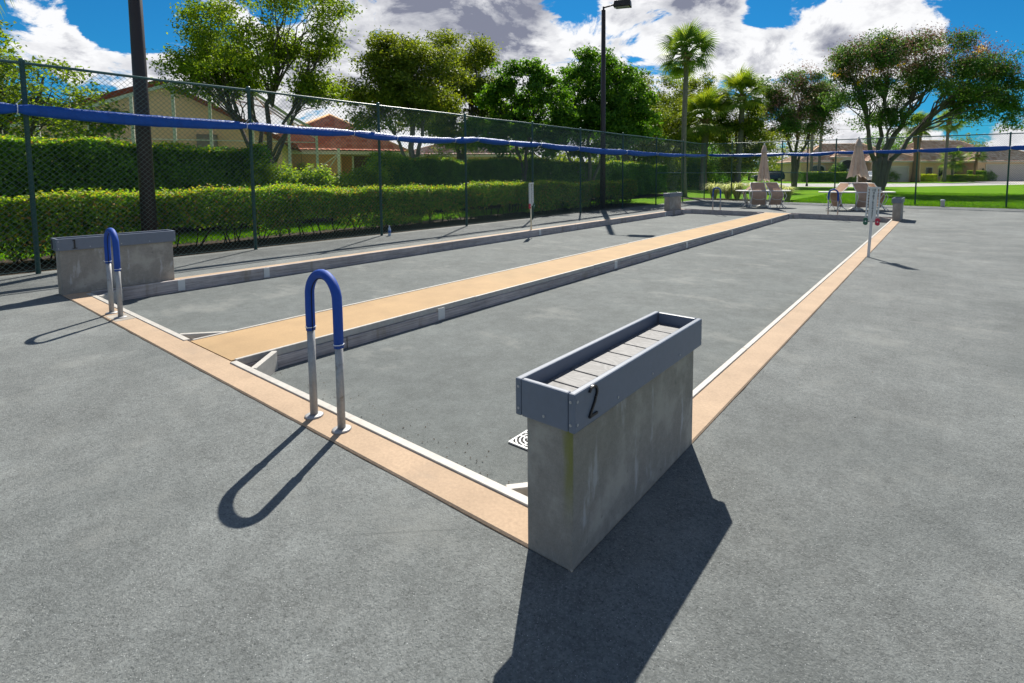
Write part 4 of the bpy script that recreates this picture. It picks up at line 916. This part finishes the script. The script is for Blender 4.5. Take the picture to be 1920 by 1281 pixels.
# peach house beyond the road (behind the van and the first flowering tree)
A = thing('house', 'peach house with an arched window and a tall arched entry gate', 'house', (-18.9, 91.2, -.03), R(31))
MB().box(0, 9.6, 0, 10, 0, 3.2).box(9.603, 16.9, -2.6, 10, 0, 3.2).build('wall', 'stucco_pink', A)
hip_roof(A, 0, 16.9, 0, 10.2, 3.25, 6.3, 'tile_pink'); hip_roof(A, 9.6, 16.9, -2.6, 3.2, 3.28, 4.9, 'tile_pink', .55, 'garage_roof')
MB().box(5.0, 8.6, -1.0, -.005, 0, 3.9).build('entry_wall', 'stucco_pink', A); hip_roof(A, 5.0, 8.6, -1.0, 3.2, 3.95, 5.0, 'tile_pink', .3, 'entry_roof')
arch(A, 'entry_trim', 'trim', 6.8, 0, 2.7, 3.75, .9, -1.08, -1.003); arch(A, 'entry_opening', 'dark', 6.8, 0.02, 2.2, 3.45, .8, -1.12, -1.083)
g = MB()
for i in range(13): g.box(5.75 + i * .17, 5.78 + i * .17, -1.18, -1.14, .05, 2.0)
g.box(5.72, 7.86, -1.185, -1.135, 1.96, 2.06).box(6.76, 6.84, -1.19, -1.13, .05, 2.1); g.build('gate', 'walu', A)
arch(A, 'window_trim', 'trim', 2.6, .75, 2.5, 2.1, .65, -.07, -.003); wdw = arch(A, 'window', 'glass', 2.6, .85, 2.05, 1.8, .55, -.1, -.072)
m = MB().box(2.57, 2.63, -.13, -.102, .9, 2.6).box(1.6, 2.57, -.13, -.102, 1.7, 1.76).box(2.63, 3.6, -.13, -.102, 1.7, 1.76); m.build('muntin', 'walu', wdw)
garage(A, 10.4, 14.9, 2.3, -2.62); wall_lamp(A, 9.95, -2.6, 1.6); wall_lamp(A, 16.2, -2.6, 1.6)
# second peach house
Bh = thing('house', 'peach house with a wide garage door and a shaded entry recess', 'house', (-4.6, 106.5, -.03), R(42))
MB().box(0, 6.9, -1.0, 11, 0, 3.3).box(6.903, 10.6, 2.6, 11, 0, 3.3).box(10.603, 26, -1.6, 11, 0, 3.3).build('wall', 'stucco_pink', Bh)
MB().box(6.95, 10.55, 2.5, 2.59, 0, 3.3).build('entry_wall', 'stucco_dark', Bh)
hip_roof(Bh, 0, 6.9, -1.0, 8, 3.35, 5.6, 'tile_pink'); hip_roof(Bh, 2.5, 20, 2.8, 12, 4.0, 7.3, 'tile_pink', .4, 'main_roof'); hip_roof(Bh, 10.6, 26, -1.6, 9, 3.38, 5.9, 'tile_pink', .55, 'garage_roof')
garage(Bh, 12.2, 20.4, 2.75, -1.62); wall_lamp(Bh, 11.5, -1.6, 1.7)
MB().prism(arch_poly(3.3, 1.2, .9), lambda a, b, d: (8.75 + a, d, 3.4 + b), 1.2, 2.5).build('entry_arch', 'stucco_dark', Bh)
for x in (1.6, 3.9):
    f = MB().box(x, x + 1.3, -1.05, -1.003, .8, 2.4).build('window', 'trim', Bh); MB().box(x + .1, x + 1.2, -1.09, -1.053, .9, 2.3).build('pane', 'glass', f)

# tan gabled house with a screened pool cage (left)
Ch = thing('house', 'tan gabled house with dark red roof and white screened pool cage', 'house', (-26.0, 7.9, -.03), yw + R(25))
gab = [(-6.4, 0), (4.3, 0), (4.3, 2.9), (0.1, 5.12), (-6.4, 2.6)]
MB().prism(gab, lambda a, b, d: (a, d, b), 0, 9).build('wall', 'stucco_tan', Ch)
tile_roof('roof', [((-7.0, -.25, 2.46), (-7.0, 9.2, 2.46), (0.1, 9.2, 5.20), (0.1, -.25, 5.20)), ((4.9, -.25, 2.66), (4.9, 9.2, 2.66), (0.1, 9.2, 5.20), (0.1, -.25, 5.20))], 'tile_dark', Ch)
MB().bar((-7.0, -.25, 2.44), (.08, -.25, 5.16), .08, .20).bar((0.12, -.25, 5.16), (4.9, -.25, 2.64), .08, .20).build('bargeboard', 'tile_dark', Ch)
wn = MB().box(-2.6, -.2, -.05, -.003, .4, 2.25).build('sliding_door', 'trim', Ch); MB().box(-2.5, -1.45, -.08, -.053, .5, 2.15).box(-1.38, -.3, -.08, -.053, .5, 2.15).build('pane', 'glass', wn)
wn = MB().box(2.2, 3.9, -.05, -.003, .9, 2.25).build('window', 'trim', Ch); MB().box(2.3, 3.8, -.08, -.053, 1.0, 2.15).build('pane', 'glass', wn)
MB().box(1.2, 1.9, -.30, -.003, 2.35, 3.1).build('wall_vent', 'stucco_dark', Ch)
cage = [(-3.9, 2.97), (-2.94, 3.33), (-1.56, 3.8), (-.34, 4.32), (.91, 4.79), (2.05, 5.03), (3.43, 4.72), (4.7, 3.8), (5.71, 3.24)]; cy = -2.5; pr_ = None
for x, zt in cage: MB().box(x - .05, x + .05, cy - .03, cy + .03, 0, zt).build('cage_post', 'walu', Ch)
for (xa, za), (xb, zb) in zip(cage[:-1], cage[1:]):
    MB().bar((xa, cy, za), (xb, cy, zb), .07, .11).build('cage_beam', 'walu', Ch); MB().bar((xa + .055, cy, 2.74), (xb - .055, cy, 2.74), .04, .035).build('cage_rail', 'walu', Ch)
    MB().add([(xa, cy + .02, 0), (xb, cy + .02, 0), (xb, cy + .02, zb), (xa, cy + .02, za)], [(0, 1, 2, 3)]).build('screen_panel', 'screen', Ch)
ro = [(.91, cy, 4.79), (2.05, cy, 5.03), (3.43, cy, 4.72), (4.7, cy, 3.8), (5.71, cy, 3.24)]
for (a, b) in zip(ro[:-1], ro[1:]):
    a2, b2 = (a[0], 8, a[2] + .15), (b[0], 8, b[2] + .15); MB().add([a, b, b2, a2], [(0, 1, 2, 3)]).build('screen_panel', 'screen', Ch); MB().bar(b, b2, .06, .10).build('cage_beam', 'walu', Ch)
    for f in (.33, .66):
        pa, pb = Vector(a).lerp(Vector(a2), f), Vector(b).lerp(Vector(b2), f); MB().bar(pa, pb, .05, .07).build('cage_beam', 'walu', Ch)
# red roofed house with a porch
Dh = thing('house', 'orange-tan house with a bright red tiled roof and screened porch', 'house', (-30.0, 18.2, -.03), yw + R(24))
MB().box(-8.4, 0, 0, 9, 0, 2.75).box(.003, 3.2, 3, 9, 0, 2.75).build('wall', 'stucco_orange', Dh)
hip_roof(Dh, -9.6, -3.2, .3, 8.8, 2.8, 3.9, 'tile_red', .5, 'porch_side_roof'); hip_roof(Dh, -4.6, 3.4, -.4, 9.4, 2.84, 5.35, 'tile_red', .5)
pw = MB().box(.6, 4.6, .2, .3, 0, 1.25).build('porch_wall', 'stucco_orange', Dh)
for x in (.6, 1.9, 3.2, 4.5): MB().box(x, x + .1, .2, .3, 1.253, 2.55).build('porch_post', 'walu', Dh)
for x in (.7, 2.0, 3.3): MB().add([(x, .25, 1.253), (x + 1.2, .25, 1.253), (x + 1.2, .25, 2.55), (x, .25, 2.55)], [(0, 1, 2, 3)]).build('porch_screen', 'screen_dark', Dh)
MB().add([(.5, -.0, 2.6), (4.9, 0, 2.6), (5.6, 3, 3.1), (.5, 3, 3.1)], [(0, 1, 2, 3)]).build('porch_screen_roof', 'screen', Dh)
for x in (-7.6, -6.1, -4.4, -2.9, -1.3): MB().box(x - .045, x + .045, -2.2, -2.12, 0, 2.55).build('cage_post', 'walu', Dh)
MB().bar((-7.6, -2.16, 2.6), (-.2, -2.16, 2.6), .08, .09).build('cage_beam', 'walu', Dh)
MB().bar((-.2, -2.16, 2.6), (-3.0, -2.16, .4), .05, .05).bar((-.2, -2.10, 2.6), (-1.6, -2.10, .4), .05, .05).build('cage_brace', 'walu', Dh)
MB().box(-.28, -.12, -2.24, -2.08, 0, 2.9).build('cage_post', 'walu', Dh)
for x in (-5.2, -4.0, -2.2):
    b = thing('hanging_basket', {-5.2: 'dark hanging basket on the orange wall, beside the tree stems', -4.0: 'dark hanging pot on the orange wall, middle of three', -2.2: 'yellow-leaved hanging basket on the orange wall by the porch'}[x], 'hanging basket', tuple(Dh.matrix_basis @ Vector((x, -.25, 1.75))), 0, 'hanging baskets on the orange wall')
    b.location = Matrix.Translation(Dh.location) @ Matrix.Rotation(yw + R(24), 4, 'Z') @ Vector((x, -.25, 1.55))
    MB().lathe([(.05, 0), (.16, .08), (.19, .2)], 12).build('pot', 'black', b); MB().tube([(0, .0, .2), (0, .0, 1.15)], .01, 5).build('hanger', 'black', b)
    C = rg.normal(size=(160, 3)) * .12 + np.array([0, 0, .34]); V, F = leaf_quads(C, .11, None, .45, .6, rg); npmesh('plant', V, F, 'lf_yellow' if x == -2.2 else 'lf_hedge2', b)
Eh = thing('house', 'cream house mostly hidden behind the olive trees and round tree', 'house', (-36.0, 32.5, -.03), yw)
MB().box(-4, 7, 0, 9, 0, 3.1).build('wall', 'stucco_tan', Eh); hip_roof(Eh, -4, 7, 0, 9, 3.15, 5.0, 'tile_pink'); MB().box(1.2, 1.5, -.3, -.003, 0, 3.1).build('pilaster', 'trim', Eh)

# ================================================================== STREET SIDE
def car(name, label, cat, loc, rz, paint, L, Wd, prof, win, wheels, group=None):
    t = thing(name, label, cat, loc, rz, group)
    m = MB(); n = len(prof); rows = []
    for y, ins in ((-Wd / 2, 0), (Wd / 2, 0)):
        rows.append([(x, y * (1 - max(0, z - 1.0) * .16), z) for x, z in prof])
    m.add(rows[0] + rows[1], [tuple(reversed(range(n))), tuple(range(n, 2 * n))] + [(i, (i + 1) % n, n + (i + 1) % n, n + i) for i in range(n)])
    m.build('body', paint, t, bevel=.05, seg=2)
    for s in (-1, 1):
        for k, wp in enumerate(win):
            y = s * (Wd / 2 + .004)
            w_ = MB(); V = [(x, y * (1 - max(0, z - 1.0) * .16), z) for x, z in wp] + [(x, (y - s * .05) * (1 - max(0, z - 1.0) * .16), z) for x, z in wp]; q = len(wp)
            w_.add(V, [tuple(range(q)), tuple(reversed(range(q, 2 * q)))] + [(i, (i + 1) % q, q + (i + 1) % q, q + i) for i in range(q)]); w_.build('side_window', 'glass', t)
        for x in wheels:
            ty = MB().tube([(x, s * (Wd / 2 - .24), .35), (x, s * (Wd / 2 + .02), .35)], .35, 20).build('wheel', 'tyre', t)
            MB().tube([(x, s * (Wd / 2 + .021), .35), (x, s * (Wd / 2 + .035), .35)], .22, 14).build('rim', 'rim', ty)
        MB().box(-L / 2 - .03, -L / 2 + .1, s * (Wd / 2 - .35) - .18, s * (Wd / 2 - .35) + .18, .72, .9).build('headlight', 'lens', t)
        MB().box(L / 2 - .1, L / 2 + .03, s * (Wd / 2 - .2) - .1, s * (Wd / 2 - .2) + .1, .8, 1.15).build('tail_light', 'red', t)
    return t
suvp = [(-2.55, .45), (-2.6, .75), (-2.5, 1.0), (-1.45, 1.12), (-.75, 1.66), (-.4, 1.76), (1.9, 1.80), (2.35, 1.62), (2.55, 1.05), (2.55, .45), (2.3, .32), (-2.3, .32)]
car('parked_van', 'dark navy van parked on the road by the lawn', 'van', (-24.6, 93.6, -.02), R(32), 'carblack', 5.1, 1.95, suvp,
    [[(-1.2, 1.12), (-.3, 1.12), (-.3, 1.62), (-.62, 1.6)], [(-.2, 1.12), (.75, 1.12), (.75, 1.66), (-.2, 1.64)], [(.85, 1.12), (2.2, 1.12), (2.0, 1.62), (.85, 1.66)]], [-1.65, 1.6])
trp = [(-2.5, .5), (-2.55, .95), (-1.3, 1.08), (-.7, 1.68), (.45, 1.72), (.75, 1.12), (2.5, 1.12), (2.5, .5), (2.3, .36), (-2.3, .36)]
car('parked_pickup', 'white pickup parked on the drive of the peach house', 'pickup', (-8.7, 92.6, -.02), R(96), 'carwhite', 5.0, 1.9, trp, [[(-1.1, 1.12), (-.2, 1.12), (-.2, 1.6), (-.6, 1.58)], [(-.1, 1.12), (.55, 1.12), (.4, 1.6), (-.1, 1.6)]], [-1.6, 1.5])
def boxhedge(label, p, u, length, depth, h, mat, seed, leaf=.13, dens=260):
    hedge(label, -length / 2, length / 2, -depth / 2, depth / 2, h, leaf, mat, dens, seed, .05, .05, 0, 'clipped hedges in front of the peach houses', u, tuple(p), False)
boxhedge('clipped dark hedge below the arched window of the peach house', (-14.6, 88.1, 0), R(31), 8.2, 1.4, 1.5, 'lf_hedge2', 301)
boxhedge('low golden hedge between the two peach houses', (-4.0, 99.8, 0), R(31), 6.3, 1.6, 1.15, 'lf_yellow', 302)
boxhedge('low dark hedge in front of the second peach house', (2.2, 105.0, 0), R(42), 6.0, 1.6, 1.0, 'lf_hedge', 303)
boxhedge('small clipped box bush by the shaded entry', (4.1, 108.4, 0), R(42), 2.0, 1.6, 1.7, 'lf_hedge2', 304)
shrub('round dark bush at the corner of the first peach garage', (-7.0, 96.0, 0), [(0, 0, .95, 1.4, .95)], .2, 'lf_hedge', 150, 14, .2, 305)
shrub('flowering bush at the wide garage door', (5.6, 112.2, 0), [(0, 0, .8, 1.3, .85)], .2, 'lf_hedge2', 140, 14, .2, 306)
shrub('small tree-like bush before the arched window', (-13.6, 91.9, 0), [(0, 0, 1.9, 1.1, .9)], .18, 'lf_hedge2', 130, 14, .18, 307)
for k, (x, y, hh, lab) in enumerate([(-17.1, 90.0, 13.5, 'slim bare palm trunk before the peach house, straight one'), (-16.2, 90.9, 14.0, 'slim palm trunk before the peach house, curving one')]):
    palm(lab, (x, y, 0), hh, 2.0, 'lf_palm', .24, 22, 310 + k, 'palm_bark', .6, .5 * k, 0, 'slim palms by the peach house')
palm('stout palm with a brown boot-covered trunk between the peach houses', (-3.7, 96.5, 0), 8.2, 2.6, 'lf_palm', .48, 30, 320, 'boot', 2.2, 0, .3, 'palms in front of the peach houses')
palm('slim palm in front of the second peach house roof', (-.2, 101.5, 0), 9.2, 2.6, 'lf_palm', .24, 30, 321, 'palm_bark', 1.6, .4, 0, 'palms in front of the peach houses')
palm('small bushy palm left of the shaded entry', (.9, 103.8, 0), 3.3, 2.5, 'lf_palm', .2, 26, 322, 'palm_bark', .5, 0, 0, 'palms in front of the peach houses')
palm('leaning small palm right beside the shaded entry', (3.6, 106.4, 0), 4.2, 1.8, 'lf_palm', .2, 24, 323, 'boot', .5, .5, 0, 'palms in front of the peach houses')
t = thing('street_post', 'slim black post at the far edge of the lawn', 'post', (-12.1, 61.6, -.03)); MB().tube([(0, 0, 0), (0, 0, 4.7)], .075, 10).build('pole', 'black', t, True); MB().lathe([(.13, 0), (.13, .2), (.08, .3)], 10).build('base', 'black', t); MB().lathe([(.075, 4.7), (.12, 4.72), (.10, 4.95), (.02, 5.05)], 10).build('cap', 'black', t)
t = thing('utility_pole', 'thin utility pole with wires behind the peach house roofs', 'utility pole', (14.0, 149, -.03)); MB().tube([(0, 0, 0), (0, 0, 13.2)], [.2, .14], 10).build('pole', 'bark', t, True); MB().box(-1.1, 1.1, -.07, .07, 12.2, 12.36).build('cross_arm', 'bark', t)
for k, (a, zz) in enumerate([((14, 149), 12.5), ((14, 149), 11.8)]):
    p0 = Vector((14, 149, zz)); m = MB()
    for q in (Vector((-60, 96, zz + 1.0)), Vector((70, 200, zz + 1))):
        pts = [p0.lerp(q, f) - Vector((0, 0, 1.6 * math.sin(math.pi * f))) - p0 + Vector((0, 0, zz)) for f in np.linspace(0, 1, 14)]; m.tube(pts, .022, 4, False)
    m.build('wire', 'black', t)
tag(MB().lathe([(.075, 0), (.075, .25), (.085, .251), (.085, .31), (.05, .32)], 20, (-.04, 27.10, -.012)).build('standpipe', 'pvc', None, True), 'short capped white pipe at the foot of the lawn fence', 'pipe')
t = thing('mailbox', 'small dark mailbox on the verge beside the dark van', 'mailbox', (-17.6, 82.3, -.03)); MB().box(-.06, .06, -.06, .06, 0, 1.0).build('post', 'black', t); MB().prism(arch_poly(.36, .45, .18), lambda a, b, d: (a, d, 1.003 + b), -.3, .3).build('box', 'black', t)
# trees behind the houses and road, far enough to read as one mass between the roofs
for i, (x, y, top, r, lab) in enumerate([(-9.5, 118, 9.5, 4.2, 'green tree behind the first peach roof'), (2.2, 128, 9.0, 4.6, 'green tree between the two peach roofs'), (-5, 126, 8.2, 4.0, 'dark tree behind the gap of the peach houses'), (25, 152, 9.6, 4.0, 'far tree right of the second peach roof'), (36, 150, 11.5, 4.0, 'far tree at the end of the street wires'),
                                       (-32, 108, 10.5, 4.8, 'tree behind the dark van'), (-42, 100, 11, 5.2, 'big tree beyond the road, left of the van'), (-24, 116, 9.5, 4.5, 'tree left of the arched window house'), (-30, 78, 9.5, 4.4, 'tree across the road behind the leaning palm')]):
    tree('street_tree', lab, (x, y, 0), [(0, 0, top - r * .6, r, r * .6), (-r * .6, 0, top - r * 1.1, r * .8, r * .6), (r * .6, 0, top - r * 1.1, r * .8, r * .6), (0, 0, top - r * 1.5, r, r * .5)], .42, 'lf_wood' if i % 2 else 'lf_hedge2', 190, 20, .5,
         [(0, 0, top * .7, .22), (r * .4, 0, top * .6, .15)], 'bark', 400 + i, 'trees beyond the road', fork=2.2, twigs=12)
rngw = np.random.default_rng(77)
N_ = 2600; ang = rngw.uniform(R(-30), R(115), N_); dist = rngw.uniform(190, 240, N_); C = np.stack([-np.sin(ang) * dist, np.cos(ang) * dist, rngw.uniform(0, 1, N_) ** .8 * (6 + 3 * np.sin(ang * 23) + 2 * np.sin(ang * 61))], 1)
P = np.repeat(C, 9, 0) + rngw.normal(size=(N_ * 9, 3)) * 1.3; V, F = leaf_quads(P, 1.3, None, .7, 1., rngw)
o = npmesh('distant_wood', V, F, 'lf_wood', None, 'stuff'); o['label'] = 'distant belt of trees on the horizon'; o['category'] = 'wood'
tb = tree('broad_leaf_tree', 'yellow-green broad leaf sprig beyond the lawn fence post', (5.0, 30.6, 0), [(.0, 0, 2.05, .85, .55), (-.55, 0, 1.95, .35, .25)], .24, 'lf_yellow', 26, 9, .12, [(0, 0, 2.2, .05)], 'bark', 450, fork=.8, twigs=14)

# ================================================================== PATIO TABLES
def patio_chair(label, p, rz, group='sling chairs tipped against the patio tables'):
    """sling chair tipped forward on its arms against a table: back leans in over the table, seat hangs upright"""
    t = thing('patio_chair', label, 'chair', p, rz, group); hw = .27
    prof = [(.08, .13), (.02, .28), (-.05, .44), (-.07, .56), (-.02, .67), (.14, .80), (.27, .92), (.36, 1.04)]   # (towards table +, z)
    def sling(a, b, name):
        V = []; F = []
        for y, z in prof[a:b]:
            for x in np.linspace(-hw, hw, 7): V.append((x, y - .02 * (1 - (x / hw) ** 2), z))
        n = b - a
        for i in range(n - 1):
            for j in range(6): F.append((i * 7 + j, i * 7 + j + 1, (i + 1) * 7 + j + 1, (i + 1) * 7 + j))
        k = len(V); V += [(x, y + .006, z) for x, y, z in V]; F += [tuple(q + k for q in reversed(f)) for f in F]
        MB().add(V, F).build(name, 'sling', t, True)
    sling(0, 5, 'seat_sling'); sling(4, 8, 'back_sling')
    for s in (-1, 1):
        MB().tube([(s * (hw + .012), y, z) for y, z in prof], .014, 8).build('side_frame', 'walu', t, True)
        arm = [(s * (hw + .012), .06, .16), (s * (hw + .07), -.06, .30), (s * (hw + .13), -.12, .50), (s * (hw + .10), -.06, .66), (s * (hw + .012), .02, .72)]
        MB().tube(arm, .013, 8).build('arm', 'walu', t, True)
        MB().tube([(s * (hw + .0), .02, .17), (s * (hw + .10), -.17, .014)], .013, 8).build('leg', 'walu', t, True); MB().tube([(s * (hw - .01), .03, .16), (s * (hw + .06), .22, .014)], .013, 8).build('leg', 'walu', t, True)
    MB().tube([(-hw, -.02, .42), (-.1, -.075, .35), (.1, -.075, .35), (hw, -.02, .42)], .009, 6).build('stretcher', 'walu', t, True)
    MB().tube([(-hw - .012, .36, 1.04), (hw + .012, .36, 1.04)], .014, 8).build('top_frame', 'walu', t, True)
    return t
def patio_set(cx, cy, rz, a, b, lab, ulab, chairs, uh, uw, seed):
    t = thing('patio_table', lab, 'table', (cx, cy, -.012), rz, 'white patio tables')
    n = 36; se = lambda c: math.copysign(abs(c) ** .8, c)
    pts = [(a * se(math.cos(q)), b * se(math.sin(q))) for q in np.linspace(0, 2 * math.pi, n, False)]
    MB().prism([(x * .985, y * .985) for x, y in pts], lambda u, v, d: (u, v, d), .695, .712).build('table_top', 'white', t)
    MB().tube([(x, y, .70) for x, y in pts + pts[:1]], .020, 8, False).build('rim', 'walu', t, True)
    for sx_ in (-1, 1):
        for sy_ in (-1, 1): MB().tube([(sx_ * a * .62, sy_ * b * .6, .695), (sx_ * a * .5, sy_ * b * .45, .35), (sx_ * a * .66, sy_ * b * .62, .0)], .02, 8).build('leg', 'walu', t, True)
    u = thing('patio_umbrella', ulab, 'umbrella', (cx, cy, -.012), rz, 'closed umbrellas at the patio tables'); rng = np.random.default_rng(seed)
    MB().tube([(0, 0, .05), (0, 0, uh - .02)], .022, 10).build('pole', 'walu', u, True); MB().lathe([(.26, 0), (.26, .04), (.16, .09), (.04, .13), (.035, .3)], 24).build('base', 'white', u, True)
    MB().lathe([(.02, uh - .03), (.035, uh), (.012, uh + .06)], 10).build('finial', 'walu', u, True)
    V = []; F = []; na, nz = 48, 16; z0 = uh - 1.45
    for i in range(nz):
        f = i / (nz - 1); r = .045 + (uw - .045) * (f ** .8); z = uh - .04 - (uh - .04 - z0) * f
        for j in range(na):
            q = 2 * math.pi * j / na; pl = 1 + (.30 * f + .08) * math.sin(8 * q + seed) + .12 * f * math.sin(3 * q + seed * 2) + .04 * math.sin(13 * q + 5 * f)
            V.append((r * pl * math.cos(q), r * pl * math.sin(q), z - .09 * f * max(0, math.sin(8 * q + seed)) - .05 * f * math.sin(2 * q + seed)))
    for i in range(nz - 1):
        for j in range(na): F.append((i * na + j, i * na + (j + 1) % na, (i + 1) * na + (j + 1) % na, (i + 1) * na + j))
    can = MB().add(V, F).build('canopy', 'canopy', u, True)
    MB().lathe([(.07, uh - .36), (.13, uh - .36), (.125, uh - .30), (.055, uh - .04)], 16).build('vent_flap', 'canopy', can, True)
    for x, y, ra, lb in chairs:
        p = Matrix.Rotation(rz, 4, 'Z') @ Vector((x, y, 0)); patio_chair(lb, (cx + p.x, cy + p.y, -.012), rz + ra)
    return t
patio_set(-6.15, 22.75, R(36), 1.12, .5, 'white patio table beside the clump grasses, chairs tipped against it', 'narrow closed tan umbrella beside the clump grasses',
          [(-.36, -.50, R(-8), 'tan sling chair tipped against the table by the clump grasses, facing the rail'), (.36, -.48, R(14), 'tan sling chair tipped against the table by the clump grasses, beside the first'), (-.62, .32, R(-100), 'tan sling chair tipped at the grass end of the table by the clump grasses')], 2.62, .20, 1)
patio_set(-2.75, 23.15, R(36), 1.42, .55, 'wide white patio table between the padded rail and ball shelf', 'wider closed tan umbrella between the padded rail and ball shelf',
          [(.0, -.55, 0, 'tan sling chair tipped upright below the wider umbrella'), (-.78, .0, R(-80), 'tan sling chair seen side-on beside the padded rail'), (.95, .1, R(85), 'tan sling chair tipped next to the unnumbered ball shelf')], 2.78, .29, 2)

# ================================================================== SMALL THINGS
t = thing('water_bottle', 'small clear water bottle with blue label at the fence foot', 'bottle', (-10.36, 7.42, -.01))
MB().lathe([(.030, 0), (.033, .01), (.033, .15), (.027, .18), (.013, .205), (.013, .22)], 16).build('bottle_body', 'bottle', t, True); MB().lathe([(.0338, .07), (.0338, .13)], 16).build('label_band', 'label', t, True); MB().lathe([(.015, .221), (.015, .24)], 12).build('cap', 'white', t)
rngs = np.random.default_rng(9)
m = MB().bar((-3.66, 1.83, ZF + .006), (-3.56, 1.80, ZF + .012), .006, .006); tag(m.build('twig', 'twig'), 'short dark twig lying in the court corner near the brace', 'twig')
V = []; F = []
P = np.stack([rngs.uniform(-4.3, -1.4, 260), 1.75 + rngs.exponential(.12, 260), np.full(260, ZF + .004)], 1); P2 = np.stack([rngs.uniform(-9, 3, 160), rngs.uniform(.9, 12, 160), np.full(160, -.006)], 1)
P2 = P2[(P2[:, 0] > -1.0) | (P2[:, 0] < -8.6) | (P2[:, 1] < 1.4)]
V, F = leaf_quads(np.concatenate([P, P2]), .012, np.tile([0, 0, 1.], (len(P) + len(P2), 1)), .6, .3, rngs)
o = npmesh('leaf_litter', V, F, 'twig', None, 'stuff'); o['label'] = 'scattered dark bits of leaf litter on the asphalt'; o['category'] = 'litter'
